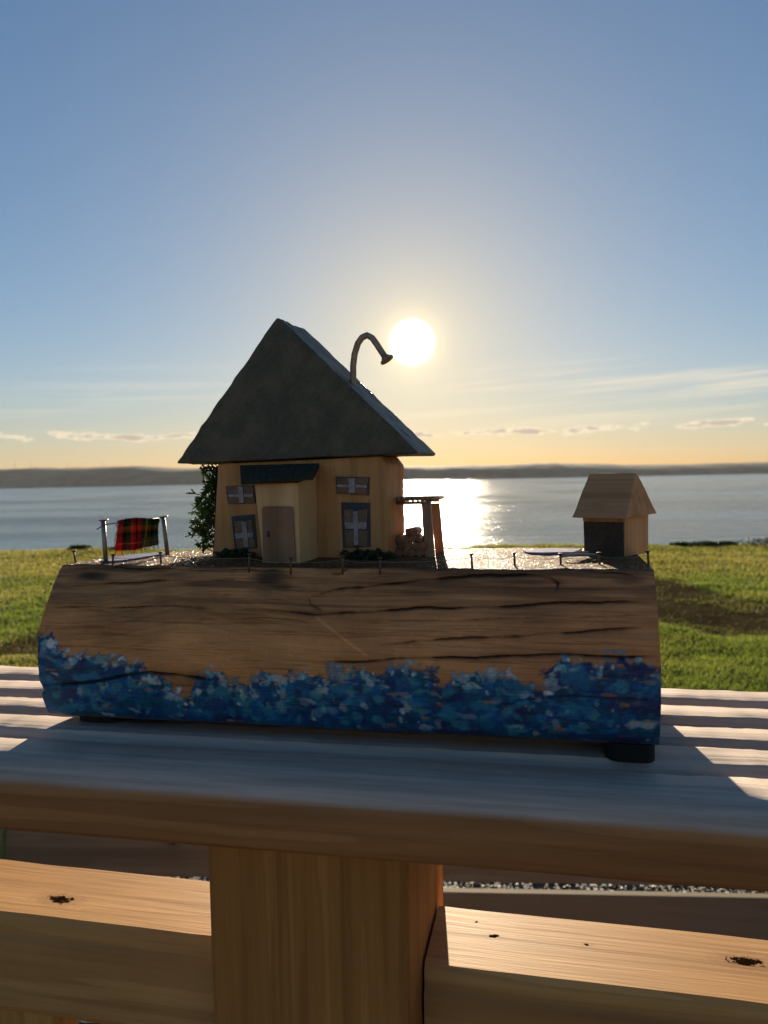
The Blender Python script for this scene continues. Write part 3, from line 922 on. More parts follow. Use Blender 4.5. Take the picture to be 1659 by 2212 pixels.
wd_ = wd_ * (1 - dk) + np.array([0.022, 0.013, 0.010]) * dk
# painted waves: hundreds of dabs
pb = [(90, 1366), (118, 1372), (130, 1392), (160, 1412), (200, 1405), (250, 1418), (300, 1424), (325, 1448), (350, 1462), (395, 1495), (425, 1490), (445, 1446), (475, 1442), (500, 1462),
      (540, 1484), (562, 1452), (600, 1472), (650, 1446), (700, 1474), (722, 1440), (760, 1448), (830, 1442), (872, 1424), (915, 1438), (960, 1472), (1000, 1456), (1050, 1450), (1080, 1444),
      (1140, 1474), (1185, 1476), (1210, 1424), (1250, 1420), (1290, 1432), (1320, 1422), (1362, 1430), (1425, 1432)]
pbl = np.array([lpt(*p) for p in pb])
bh = lambda x: np.interp(x, pbl[:, 0], pbl[:, 1])
pc = np.zeros_like(wd_); pm = np.zeros_like(Xl); ph = np.zeros_like(Xl)
nse = fbm(Xl * 260, Fz * 260, 4); nse2 = fbm(Xl * 700, Fz * 700, 3); brs = fbm(Xl * 240 + Fz * 300, Fz * 900 - Xl * 180, 3)
dz_ = fz
def dab(cx, cz, rx, rz, col, op, rot=0.0):
    i0, i1 = np.searchsorted(lx, (cx - 2.2 * rx, cx + 2.2 * rx))
    j0, j1 = np.searchsorted(dz_, (cz - 2.2 * rz, cz + 2.2 * rz))
    if i1 - i0 < 1 or j1 - j0 < 1:
        return
    s = (slice(i0, i1), slice(j0, j1))
    ux, uz = Xl[s] - cx, Fz[s] - cz
    if rot:
        ux, uz = ux * cos(rot) + uz * sin(rot), -ux * sin(rot) + uz * cos(rot)
    e = np.sqrt((ux / rx) ** 2 + (uz / rz) ** 2) + (nse[s] - 0.5) * 2.0 + (brs[s] - 0.5) * 1.0
    a_ = op * (1 - sstep(e, 0.45, 1.15))
    pc[s] = pc[s] * (1 - a_[..., None]) + np.array(col) * (0.55 + 0.65 * nse2[s])[..., None] * a_[..., None]
    pm[s] = pm[s] * (1 - a_) + a_
    ph[s] = np.maximum(ph[s] * 0.6, a_)
rd = random.Random(12)
deep = [(0.008, 0.055, 0.17), (0.010, 0.075, 0.23), (0.008, 0.095, 0.22), (0.016, 0.045, 0.18), (0.006, 0.10, 0.17), (0.010, 0.13, 0.33)]
navy = [(0.022, 0.028, 0.095), (0.030, 0.030, 0.105), (0.014, 0.040, 0.11)]
teal = [(0.030, 0.20, 0.32), (0.05, 0.24, 0.34), (0.07, 0.24, 0.30), (0.020, 0.19, 0.36)]
pale = [(0.22, 0.42, 0.50), (0.38, 0.54, 0.58), (0.58, 0.66, 0.66), (0.36, 0.47, 0.43), (0.75, 0.78, 0.75)]
bc = sstep(bh(Xl) - Fz + 0.006 * (nse - 0.5), 0.002, 0.0075) * (0.70 + 0.30 * sstep(nse, 0.35, 0.6))
pm[:] = bc; pc[:] = np.array([0.010, 0.055, 0.115])
for k in range(1100):                               # body of the waves
    x = rd.uniform(LL, LR); top_ = bh(x) - 0.003
    z = 0.008 + (top_ - 0.008) * rd.random() ** 0.9
    far = (x - LL) / (LR - LL)
    c = rd.choice(navy if rd.random() < 0.10 + 0.35 * max(0, far - 0.55) * 2 else deep)
    dab(x, z, rd.uniform(0.0035, 0.009), rd.uniform(0.002, 0.0055), c, rd.uniform(0.75, 1.0), rd.uniform(-0.5, 0.5))
for k in range(230):
    x = rd.uniform(LL, LR); top_ = bh(x)
    z = 0.010 + (top_ - 0.010) * rd.uniform(0.1, 1.0)
    dab(x, z, rd.uniform(0.0018, 0.0055), rd.uniform(0.0012, 0.003), rd.choice(teal), rd.uniform(0.5, 0.95), rd.uniform(-0.6, 0.6))
for k in range(300):                               # foam, mostly on the crests
    x = rd.uniform(LL, LR); top_ = bh(x)
    crest = rd.random() < 0.62
    z = top_ + rd.uniform(-0.006, 0.002) if crest else rd.uniform(0.010, top_)
    dab(x, z, rd.uniform(0.0007, 0.0014) * rd.choice((1, 1, 2, 3)), rd.uniform(0.0006, 0.0011) * rd.choice((1, 1, 2, 2.4)), rd.choice(pale), rd.uniform(0.4, 1.0) * (1 if crest else 0.5), rd.uniform(-0.7, 0.7))
for (x, y, rx, ry, c, op) in ((140, 1525, 24, 10, (0.02, 0.20, 0.30), 0.9), (1250, 1462, 40, 16, (0.02, 0.14, 0.27), 0.95), (1120, 1478, 28, 12, (0.025, 0.15, 0.27), 0.9), (370, 1528, 22, 20, (0.02, 0.12, 0.26), 0.9),
                              (372, 1498, 12, 8, (0.45, 0.5, 0.52), 0.7), (460, 1518, 36, 16, (0.025, 0.05, 0.17), 0.8), (1370, 1444, 40, 15, (0.028, 0.03, 0.11), 0.95), (1375, 1520, 50, 24, (0.022, 0.02, 0.09), 0.8),
                              (1395, 1562, 26, 8, (0.42, 0.45, 0.46), 0.7), (1360, 1566, 22, 7, (0.36, 0.42, 0.45), 0.6), (728, 1450, 24, 22, (0.22, 0.25, 0.28), 0.8), (1325, 1407, 26, 4, (0.25, 0.36, 0.38), 0.8),
                              (1175, 1478, 26, 9, (0.30, 0.33, 0.42), 0.7), (1065, 1454, 22, 10, (0.24, 0.38, 0.42), 0.7), (870, 1438, 24, 10, (0.24, 0.38, 0.42), 0.65), (500, 1466, 24, 8, (0.28, 0.33, 0.30), 0.6),
                              (550, 1462, 14, 10, (0.16, 0.27, 0.27), 0.7), (100, 1405, 12, 16, (0.22, 0.33, 0.36), 0.6), (130, 1408, 10, 10, (0.26, 0.36, 0.36), 0.6), (235, 1420, 26, 12, (0.26, 0.34, 0.32), 0.6)):
    cx_, cz_ = lpt(x, y)
    dab(cx_, cz_, rx * 0.00027, ry * 0.00027, c, op)
for k in range(26):                               # timber showing through
    x = rd.uniform(LL, LR); z = rd.uniform(0.010, max(0.012, bh(x)))
    rx, rz = rd.uniform(0.0015, 0.005), rd.uniform(0.0005, 0.0014)
    i0, i1 = np.searchsorted(lx, (x - 2 * rx, x + 2 * rx)); j0, j1 = np.searchsorted(dz_, (z - 2 * rz, z + 2 * rz))
    s = (slice(i0, i1), slice(j0, j1))
    if pm[s].size:
        e = np.sqrt(((Xl[s] - x) / rx) ** 2 + ((Fz[s] - z) / rz) ** 2) + (nse[s] - 0.5) * 2
        pm[s] *= 1 - 0.5 * (1 - sstep(e, 0.7, 1.0))
pm *= 1 - 0.8 * sstep(crack, 0.35, 0.8)
pm *= 1 - sstep(-Fz, -0.0105, -0.0085) * 0.55 * nse
thin = (sstep(bh(Xl) - Fz, -0.001, 0.004) * 0.35)[..., None]
wd_ = wd_ * (1 - thin) + np.array([0.06, 0.07, 0.085]) * thin
front = wd_ * (1 - pm[..., None]) + pc * pm[..., None] * (1 - 0.5 * dk)
# upper face: sandy varnished brown, painted pools
tn = fbm(Tx * 420, Ty * 420, 3)[..., None]; tm = fbm(Tx * 60, Ty * 60, 3)[..., None]
topc = (np.array([0.17, 0.078, 0.03]) * (1 - tm) + np.array([0.30, 0.155, 0.062]) * tm) * (0.3 + 1.3 * tn)
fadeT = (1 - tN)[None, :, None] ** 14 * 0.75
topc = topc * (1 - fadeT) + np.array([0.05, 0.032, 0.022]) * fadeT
backc = np.zeros((NXL, len(bk) - 1, 3)) + np.array([0.13, 0.07, 0.036])
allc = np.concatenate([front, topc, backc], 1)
mask_top = np.concatenate([np.zeros_like(Fy), np.clip(np.ones_like(Ty) * sstep(tN, 0.0, 0.06)[None], 0, 1), np.zeros_like(By)], 1)
mask_paint = np.concatenate([pm, np.zeros_like(Ty), np.zeros_like(By)], 1)
AY[:, :len(sN)] -= 0.00025 * ph * pm
npf = AX.shape[1]
i_, j_ = np.meshgrid(np.arange(NXL - 1), np.arange(npf), indexing='ij')
j2 = (j_ + 1) % npf
qf = np.stack([i_ * npf + j_, (i_ + 1) * npf + j_, (i_ + 1) * npf + j2, i_ * npf + j2], -1).reshape(-1, 4)
loops = np.concatenate([qf.ravel(), np.arange(npf), ((NXL - 1) * npf + np.arange(npf))[::-1]])
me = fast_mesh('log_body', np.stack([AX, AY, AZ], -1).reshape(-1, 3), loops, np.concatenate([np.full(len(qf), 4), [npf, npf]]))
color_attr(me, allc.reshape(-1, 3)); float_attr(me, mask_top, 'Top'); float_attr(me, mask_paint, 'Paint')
bmx = bmesh.new(); bmx.from_mesh(me); bmesh.ops.recalc_face_normals(bmx, faces=bmx.faces); bmx.to_mesh(me); bmx.free()
mt, gr = new_mat('log_surface')
at = gr.n('ShaderNodeAttribute', {'attribute_name': 'Col'}).outputs['Color']
tp = gr.n('ShaderNodeAttribute', {'attribute_name': 'Top'}).outputs['Fac']
pt = gr.n('ShaderNodeAttribute', {'attribute_name': 'Paint'}).outputs['Fac']
co = gr.n('ShaderNodeTexCoord').outputs['Object']
mp = gr.n('ShaderNodeMapping', None, Vector=co); mp.inputs['Scale'].default_value = (0.08, 1, 1)
gn = gr.n('ShaderNodeTexNoise', None, Vector=mp, Scale=1500.0, Detail=3.0)
sn = gr.n('ShaderNodeTexVoronoi', None, Vector=co, Scale=900.0)
mp2 = gr.n('ShaderNodeMapping', None, Vector=co); mp2.inputs['Scale'].default_value = (0.035, 1, 1)
fb1 = gr.n('ShaderNodeTexNoise', None, Vector=mp2, Scale=620.0, Detail=5.0, Roughness=0.7, Distortion=0.3)
fb2 = gr.n('ShaderNodeTexNoise', None, Vector=co, Scale=240.0, Detail=5.0, Roughness=0.7)
fibre = gr.math('MULTIPLY', gr.smooth(fb1.outputs[0], 0.50, 0.66), gr.math('SUBTRACT', 0.62, gr.math('MULTIPLY', pt, 0.45)))
at = gr.mix(fibre, at, gr.mix(1.0, at, (0.40, 0.34, 0.30), 'MULTIPLY'))
at = gr.mix(gr.math('MULTIPLY', gr.smooth(fb2.outputs[0], 0.52, 0.70), 0.35), at, gr.mix(1.0, at, (1.5, 1.4, 1.3), 'MULTIPLY'))
n1 = bump(gr, gn.outputs[0], 0.6, 0.0007)
n2 = bump(gr, gr.math('MULTIPLY', sn.outputs['Distance'], tp), 1.0, 0.0022, n1)
ro = gr.math('SUBTRACT', gr.math('SUBTRACT', 0.62, gr.math('MULTIPLY', pt, 0.12)), gr.math('MULTIPLY', tp, -0.08))
sep_c = gr.n('ShaderNodeSeparateColor', None, i0=sn.outputs['Color'])
glit = gr.math('MULTIPLY', tp, gr.smooth(sep_c.outputs[0], 0.84, 0.88))
pr = principled(gr, at, ro, n2, Specular_IOR_Level=gr.math('SUBTRACT', 0.25, gr.math('MULTIPLY', tp, 0.22)))
gr.set(pr, 'Coat Weight', glit); gr.set(pr, 'Coat Roughness', 0.18); gr.set(pr, 'Coat Normal', n2)
out(gr, pr)
wrap('log_body', me, mt, log_root, True)

# rubber feet
def foot(x0, x1, y0, y1):
    bm = bmesh.new()
    cx_, cy_ = (x0 + x1) / 2, (y0 + y1) / 2
    lo_ = []; hi_ = []
    for k in range(24):
        a_ = 2 * pi * k / 24
        sx_ = abs(cos(a_)) ** 0.55 * (1 if cos(a_) > 0 else -1); sy_ = abs(sin(a_)) ** 0.55 * (1 if sin(a_) > 0 else -1)
        lo_.append(bm.verts.new((cx_ + sx_ * (x1 - x0) / 2, cy_ + sy_ * (y1 - y0) / 2, 0.0002)))
        hi_.append(bm.verts.new((cx_ + sx_ * (x1 - x0) / 2, cy_ + sy_ * (y1 - y0) / 2, 0.0088)))
    bm.faces.new(lo_[::-1]); bm.faces.new(hi_)
    for k in range(24):
        k2 = (k + 1) % 24
        bm.faces.new((lo_[k], lo_[k2], hi_[k2], hi_[k]))
    bm_obj('foot', bm, M['black'], log_root)


foot(-0.155, -0.126, 0.006, 0.036)
foot(0.142, 0.1655, -0.002, 0.026)
foot(-0.150, -0.120, 0.055, 0.085)
foot(0.128, 0.158, 0.085, 0.115)

# glossy painted pools on the upper face
mt, gr = new_mat('painted_pool')
co = gr.n('ShaderNodeTexCoord').outputs['Object']
mp = gr.n('ShaderNodeMapping', None, Vector=co); mp.inputs['Scale'].default_value = (0.25, 1, 1)
pn = gr.n('ShaderNodeTexNoise', None, Vector=mp, Scale=330.0, Detail=3.0)
out(gr, principled(gr, gr.ramp(pn.outputs[0], [(0.35, (0.09, 0.11, 0.22)), (0.65, (0.26, 0.28, 0.40))]), 0.8, bump(gr, pn.outputs[0], 0.8, 0.0014), Specular_IOR_Level=0.05))
M['pool'] = mt
for pts_ in ([(205, 1212), (215, 1203), (255, 1196), (310, 1191), (365, 1190), (372, 1193), (350, 1200), (310, 1207), (265, 1214), (225, 1217)],
             [(1130, 1192), (1180, 1188), (1240, 1186.5), (1256, 1189), (1240, 1196), (1190, 1197), (1140, 1197)]):
    vv = [FL.floor(x, y, TOPZ) for x, y in pts_]
    vv = np.array([(max(p[0], LL + 0.012), min(p[1], float(np.interp(max(p[0], LL + 0.012), lx, back)) - 0.012), TOPZ + 0.0012) for p in vv])
    c_ = vv.mean(0)
    fan = []
    for k in range(len(vv)):
        a_, b_ = vv[k], vv[(k + 1) % len(vv)]
        fan += [a_, (a_ * 0.5 + b_ * 0.5) + (a_ * 0.5 + b_ * 0.5 - c_) * 0.03]
    nn_ = len(fan)
    vtx = [c_] + fan + [np.array((p[0], p[1], TOPZ - 0.002)) + (np.array((p[0], p[1], 0)) - np.array((c_[0], c_[1], 0))) * 0.03 for p in fan]
    fcs = [(0, 1 + k, 1 + (k + 1) % nn_) for k in range(nn_)] + [(1 + k, 1 + nn_ + k, 1 + nn_ + (k + 1) % nn_, 1 + (k + 1) % nn_) for k in range(nn_)]
    mesh_obj('painted_pool', vtx, fcs, M['pool'], log_root, False)

# ------------------------------------------------------------------ house
FH = Frame((0.0018, 0.4387, 1.0900), 18)
ZB = -0.0006
house = empty('model_house', FH, 'small ochre wooden house with steep dark roof and pale porch on the log', 'model house')
bm = bmesh.new()
prism(bm, [(-0.1185, ZB), (0.0, ZB), (0.0005, 0.056), (-0.0035, 0.0612), (-0.1131, 0.0592)], 0.0, 0.036)
bm_obj('wall', bm, M['ochre'], house, bevel=0.0011, seg=2, cuts=5, rough=0.0004)
bm = bmesh.new()
prism(bm, [(-0.1409, 0.0606), (-0.1395, 0.0598), (0.0200, 0.0618), (0.0211, 0.0626), (-0.0650, 0.1462), (-0.0667, 0.1470), (-0.0684, 0.1458)], -0.004, 0.038)
roof = bm_obj('roof', bm, M['roof'], house, bevel=0.0007, seg=1, cuts=22, rough=0.0008)

# chimney: a bent nail driven into the right slope
pc_ = [(760, 838), (763, 815), (763, 790), (766, 765), (773, 742), (782, 729), (793, 724), (804, 730), (814, 744), (823, 758), (831, 770)]
pts = []
for k, (x, y) in enumerate(pc_):
    p = FH.at(x, y, 0.010)
    pts.append((p[0], 0.010, p[2]))
pts = [Vector(p) for p in pts]
fine_pts = []
for k in range(len(pts) - 1):
    fine_pts += [pts[k], pts[k].lerp(pts[k + 1], 0.5)]
fine_pts.append(pts[-1])
dirn = (pts[-1] - pts[-2]).normalized()
hp = pts[-1]
v1, f1 = tube(fine_pts, 0.00195, 10)
v2, f2 = tube([hp - dirn * 0.0004, hp + dirn * 0.0016, hp + dirn * 0.0020, hp + dirn * 0.0030, hp + dirn * 0.0031], [0.0020, 0.0034, 0.0044, 0.0044, 0.0036], 12)
vs, fs = join([(v1, f1), (v2, f2)])
ch = mesh_obj('chimney', vs, fs, M['bent'], roof, True)
ch['label'] = 'bent nail standing as the chimney'

# porch
bm = bmesh.new()
pb_ = [(-0.0683, ZB), (-0.0445, ZB), (-0.0447, 0.0465), (-0.0726, 0.0462)]
a_ = [bm.verts.new((x, -0.028, z)) for x, z in pb_]
b_ = [bm.verts.new((x, -0.0004, z + (0.0035 if z > 0.01 else 0))) for x, z in pb_]
bm.faces.new(a_); bm.faces.new(b_[::-1])
for k in range(4):
    bm.faces.new((a_[(k + 1) % 4], a_[k], b_[k], b_[(k + 1) % 4]))
bm_obj('porch', bm, M['porch'], house, bevel=0.0008, seg=2, cuts=4, rough=0.00035)
# pale corner bead of the porch
dl = [FH.at(x, y, -0.0284) for x, y in ((570, 1213), (640, 1213), (634, 1098), (630, 1094), (571, 1094), (567, 1098))]
bm = bmesh.new()
prism(bm, [(p[0], max(p[2], 0.0004)) for p in dl], -0.0295, -0.0282)
door = bm_obj('door', bm, M['door'], house, bevel=0.0003, seg=1)
kp = FH.at(579, 1154, -0.030)
bm = bmesh.new()
bmesh.ops.create_uvsphere(bm, u_segments=10, v_segments=6, radius=0.001)
for v in bm.verts:
    v.co.z *= 2.0; v.co += Vector((kp[0], -0.0297, kp[2]))
bm_obj('knob', bm, M['navy'], door, smooth=True)
# porch roof of small slates
pu = [FH.at(x, y, -0.0015) for x, y in ((519, 1013), (690, 1009))]
pl2 = [FH.at(x, y, -0.0335) for x, y in ((521, 1047), (676, 1036))]
c00, c10, c01, c11 = Vector(pu[0]), Vector(pu[1]), Vector(pl2[0]), Vector(pl2[1])
nrm_ = ((c10 - c00).cross(c01 - c00)).normalized()
if nrm_.z < 0: nrm_ = -nrm_
def slab(c, th):
    vs = [v + nrm_ * th for v in c] + list(c)
    return vs, [(0, 1, 2, 3), (7, 6, 5, 4), (0, 4, 5, 1), (1, 5, 6, 2), (2, 6, 7, 3), (3, 7, 4, 0)]
vs, fs = slab([c00, c10, c11, c01], 0.0016)
proof = mesh_obj('porch_roof', [v - nrm_ * 0.0002 for v in vs], fs, M['slate'], house)
ncol = 11
for rrow, (t0, t1, lift) in enumerate(((0.46, 1.03, 0.0015), (-0.02, 0.56, 0.0018))):
    for k in range(ncol):
        s0, s1 = (k + 0.02) / ncol, (k + 0.98) / ncol
        jt = random.uniform(-0.03, 0.03)
        pt_ = lambda s, t: (c00.lerp(c10, s)).lerp(c01.lerp(c11, s), t)
        q = [pt_(s0, t0), pt_(s1, t0), pt_(s1, t1 + jt), pt_(s0, t1 + jt)]
        vs, fs = slab(q, 0.00035 + random.random() * 0.0002)
        mesh_obj('slate', [v + nrm_ * lift for v in vs], fs, M['slate'], proof)


def window(quad, cx, cy, thick_top=0.0, with_frame=True):
    """quad: sight lines to the four corners (tl, tr, br, bl) on the front wall"""
    p = [Vector(FH.at(x, y, -0.0002)) for x, y in quad]
    ipt = lambda s, t: (p[0].lerp(p[1], s)).lerp(p[3].lerp(p[2], s), t)
    root = None

    def plate(name, s0, s1, t0, t1, y0, y1, mat, parent):
        jj = lambda: random.uniform(-0.02, 0.02)
        q = [ipt(s0 + jj(), t0 + jj()), ipt(s1 + jj(), t0 + jj()), ipt(s1 + jj(), t1 + jj()), ipt(s0 + jj(), t1 + jj())]
        bm = bmesh.new()
        prism(bm, [(v.x, v.z) for v in q], y1, y0)
        return bm_obj(name, bm, mat, parent)
    root = plate('window', 0, 1, 0, 1, 0.0006, -0.0006, M['navy'], house)
    m_ = 0.10 if with_frame else 0.03
    mt_ = 0.16 if thick_top else (0.07 if with_frame else 0.05)
    bw = 0.095
    for s0, s1 in ((m_, cx - bw), (cx + bw, 1 - m_)):
        for t0, t1 in ((mt_, cy - bw * 0.9), (cy + bw * 0.9, 0.97)):
            plate('pane', s0, s1, t0, t1, -0.0004, -0.0009, M['pane'], root)
    plate('muntin', cx - bw + 0.005, cx + bw - 0.005, mt_ + 0.02, 0.93, -0.0004, -0.0016, M['muntin'], root)
    plate('muntin', m_ + 0.02, 1 - m_ - 0.02, cy - bw * 0.8, cy + bw * 0.8, -0.0004, -0.0013, M['muntin'], root)
    return root


window([(488, 1050), (551, 1048), (553, 1088), (494, 1089)], 0.52, 0.55, with_frame=False)
window([(501, 1114), (550, 1112), (556, 1185), (508, 1188)], 0.55, 0.58, thick_top=1)
window([(726, 1029), (797, 1031), (797, 1069), (727, 1067)], 0.50, 0.52, with_frame=False)
window([(737, 1084), (800, 1086), (801, 1182), (741, 1184)], 0.50, 0.52, thick_top=1)

# ------------------------------------------------------------------ ivy on the left wall, bushes at the wall foot
def twig_cloud(name, centre_pts, spread, n_, length, mat, label, cat, group, frame, cl, chh, per=5, yrange=(-0.006, 0.03)):
    """forked fleshy sprigs like aquarium-plant foliage"""
    parts = []; cols_ = []
    for k in range(n_):
        t = random.random() * (len(centre_pts) - 1)
        i0 = int(t); f_ = t - i0
        c = Vector(centre_pts[i0]).lerp(Vector(centre_pts[i0 + 1]), f_)
        p = c + Vector((random.gauss(0, spread * 0.35), random.uniform(*yrange), random.gauss(0, spread * 0.3)))
        dr = Vector((random.uniform(-1.0, 0.25), random.uniform(-0.7, 0.7), random.uniform(-0.35, 0.75))).normalized()
        ln_ = length * random.uniform(0.5, 1.3)
        q = p + dr * ln_
        segs = [(p, q)]
        for _ in range(per):
            b0 = p.lerp(q, random.uniform(0.35, 1.0))
            d2 = (dr + Vector((random.uniform(-1, 1), random.uniform(-1, 1), random.uniform(-1, 1))) * 0.95).normalized()
            segs.append((b0, b0 + d2 * ln_ * random.uniform(0.35, 0.7)))
        shade = random.random()
        for a2, b2 in segs:
            r_ = random.uniform(0.00030, 0.00055)
            parts.append(tube([a2, a2.lerp(b2, 0.6), b2], [r_ * 0.8, r_, r_ * 1.15], 5))
            cc = np.array(cl) + (np.array(chh) - np.array(cl)) * shade
            cols_.append(np.repeat(cc[None], 15, 0))
    vs_, fs_ = join(parts)
    me_ = bpy.data.meshes.new(name)
    me_.from_pydata([tuple(v) for v in vs_], [], fs_)
    color_attr(me_, np.concatenate(cols_))
    return me_


iv = [FH.at(x, y, 0.006) for x, y in ((466, 1004), (458, 1040), (462, 1070), (456, 1110), (450, 1150), (458, 1190))]
ivy = empty('ivy_plant', FH, 'bright green forked ivy climbing the left wall of the house', 'plant')
me = twig_cloud('foliage', iv, 0.006, 330, 0.0050, M['ivy'], None, None, None, FH, (0.045, 0.095, 0.018), (0.17, 0.27, 0.045), 5)
wrap('foliage', me, M['ivy'], ivy, True)
iv2 = [FH.at(x, y, 0.006) for x, y in ((448, 1065), (438, 1092), (428, 1130), (432, 1150), (444, 1180))]
me = twig_cloud('sprig', iv2, 0.004, 85, 0.0055, M['ivy'], None, None, None, FH, (0.10, 0.18, 0.03), (0.26, 0.36, 0.07), 5, (-0.002, 0.012))
wrap('sprig', me, M['ivy'], ivy, True)
vs, fs = tube([FH.at(x, y, 0.004) for x, y in ((462, 1202), (466, 1150), (468, 1100), (466, 1050), (470, 1006))], 0.0009, 6)
mesh_obj('stem', vs, fs, M['bush'], ivy, True)

for cx_, cy_, rx, rz, lb in ((508, 1200, 0.0150, 0.0027, 'dark green moss bush below the left windows of the house'),
                             (795, 1195, 0.0190, 0.0032, 'dark green moss bush below the right windows of the house')):
    p = FH.at(cx_, cy_, -0.006)
    fb = Frame(FH.o + FH.u * p[0] + FH.v * -0.006 + np.array([0, 0, 0.0]), 18)
    V_, C_ = leaf_cloud(0, 0, rz * 0.95, rx, 0.0048, rz * 1.05, 2600, 0.0009, (0.022, 0.038, 0.018), (0.070, 0.105, 0.045))
    V_[..., 2] *= (0.45 + 0.95 * fbm(V_[..., 0] * 330 + 5, V_[..., 1] * 120 + 2, 3))
    V_[..., 2] = np.maximum(V_[..., 2], 0.0001)
    me = fast_mesh('moss_bush', V_.reshape(-1, 3), np.arange(2600 * 4), np.full(2600, 4))
    color_attr(me, C_)
    o = wrap('moss_bush', me, M['bush'])
    o.location = fb.o; o.rotation_euler = (0, 0, -fb.yaw)
    tag(o, lb, 'bush')

# ------------------------------------------------------------------ firewood lean-to against the right wall
shed = empty('log_store', FH, 'open stick lean-to on the right wall of the house, sheltering firewood', 'log store')
def plank(pa, pb_, wx, wy, mat, name, parent):
    pa, pb_ = Vector(pa), Vector(pb_)
    bm = bmesh.new()
    vs = []
    for p in (pa, pb_):
        for sx_, sy_ in ((-1, -1), (1, -1), (1, 1), (-1, 1)):
            vs.append(bm.verts.new(p + Vector((sx_ * wx, sy_ * wy, 0))))
    for f in ((0, 1, 2, 3), (7, 6, 5, 4), (0, 4, 5, 1), (1, 5, 6, 2), (2, 6, 7, 3), (3, 7, 4, 0)):
        bm.faces.new([vs[k] for k in f])
    return bm_obj(name, bm, mat, parent, bevel=0.0003, seg=1)


b0 = FH.floor(929, 1201); b0t = FH.at(917, 1087, b0[1])
plank((b0[0], b0[1], ZB), (b0t[0] + 0.001, b0[1], b0t[2]), 0.0030, 0.0012, M['stick'], 'post', shed)
b1 = FH.floor(950, 1194); b1t = FH.at(937, 1086, b1[1])
plank((b1[0], b1[1], ZB), (b1t[0] + 0.001, b1[1], b1t[2]), 0.0027, 0.0012, M['stick'], 'post', shed)
zt = b0t[2] + 0.0008
xr = b1t[0] + 0.0045
vs, fs = tube([(0.0006, b0[1], zt - 0.0006), (xr - 0.001, b0[1], zt - 0.0002)], 0.0011, 7)
mesh_obj('beam', vs, fs, M['stick'], shed, True)
vs, fs = tube([(0.0006, b1[1], zt - 0.0002), (xr - 0.001, b1[1], zt + 0.0002)], 0.0011, 7)
mesh_obj('beam', vs, fs, M['stick'], shed, True)
for k in range(8):
    x = 0.0024 + (xr - 0.0024) * k / 7
    vs, fs = tube([(x, b0[1] - 0.0035, zt + 0.0020), (x + 0.0006, b1[1] + 0.003, zt + 0.0022)], 0.00145, 8)
    mesh_obj('roof_stick', vs, fs, M['stick'], shed, True)

# firewood pieces, stacked
fw_mesh = []
for k in range(4):
    bm = bmesh.new()
    n_ = 7 if k < 3 else 3
    rr = 0.0026 * (1 + 0.12 * random.uniform(-1, 1))
    lo_, hi_ = [], []
    for s in range(n_):
        a_ = 2 * pi * s / n_ + random.uniform(-0.15, 0.15)
        r_ = rr * random.uniform(0.85, 1.12)
        lo_.append(bm.verts.new((r_ * cos(a_), 0, r_ * sin(a_)))); hi_.append(bm.verts.new((r_ * cos(a_) * 1.05, 0.013, r_ * sin(a_) * 1.03)))
    bm.faces.new(lo_[::-1]); bm.faces.new(hi_)
    for s in range(n_):
        s2 = (s + 1) % n_
        bm.faces.new((lo_[s], lo_[s2], hi_[s2], hi_[s]))
    bmesh.ops.recalc_face_normals(bm, faces=bm.faces)
    me_ = bpy.data.meshes.new('firewood_piece'); bm.to_mesh(me_); bm.free(); me_.materials.append(M['firewood'])
    fw_mesh.append(me_)
for row in range(4):
    for k in range(4 if row < 3 else 2):
        x = 0.0026 + k * 0.0042 + (0.0019 if row % 2 else 0) + (0.003 if row == 3 else 0) + random.uniform(-0.0003, 0.0003)
        if x > b0[0] - 0.003 and row < 3 and k == 3 and row % 2:
            continue
        z = 0.0022 + row * 0.0042
        y = b0[1] - 0.005 + random.uniform(-0.0015, 0.002) + row * 0.0012
        o = bpy.data.objects.new('firewood_piece', fw_mesh[random.randrange(4) if row == 3 else random.randrange(3)])
        COL.objects.link(o)
        w = FH.o + FH.u * x + FH.v * y + np.array([0, 0, z])
        o.location = w
        o.rotation_euler = (0, random.uniform(0, 6.28), -FH.yaw + random.uniform(-0.1, 0.1))
        tag(o, 'short stick of firewood in the pile under the lean-to', 'firewood', 'firewood pieces in the lean-to')

# ------------------------------------------------------------------ hut on the right end
FU = Frame((0.1384, 0.4244, 1.0895), 42)
hut = empty('model_hut', FU, 'small bare wooden hut with pitched roof and dark doorway on the log', 'model hut')
HW, HDp, HH = 0.0262, 0.0335, 0.0232
bm = bmesh.new()
prism(bm, [(-HW + 0.0008, 0), (0, 0), (0.0002, HH), (-HW, HH), (-HW - 0.0002, HH * 0.92), (-HW + 0.001, HH * 0.75)], 0.0, HDp)
bm_obj('body', bm, M['hut'], hut, bevel=0.0006, seg=2, cuts=3, rough=0.0003)
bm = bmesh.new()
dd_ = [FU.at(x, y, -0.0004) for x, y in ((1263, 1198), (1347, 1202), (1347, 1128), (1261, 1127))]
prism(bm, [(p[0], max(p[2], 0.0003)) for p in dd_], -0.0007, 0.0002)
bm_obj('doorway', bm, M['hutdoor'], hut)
x0, x1 = -HW - 0.0045, 0.0032
ey0, ey1, rzt = -0.0055, HDp + 0.0055, HH + 0.0255
ry_ = 0.0095
bm = bmesh.new()
tri = [(ey0, HH - 0.0005), (ey1, HH + 0.0005), (ry_ + 0.0012, rzt), (ry_ - 0.0008, rzt)]
a_ = [bm.verts.new((x0 + (0.0045 if z > HH + 0.01 else 0), y, z)) for y, z in tri]; b_ = [bm.verts.new((x1 + (-0.0005 if z > HH + 0.01 else 0), y, z)) for y, z in tri]
bm.faces.new(a_); bm.faces.new(b_[::-1])
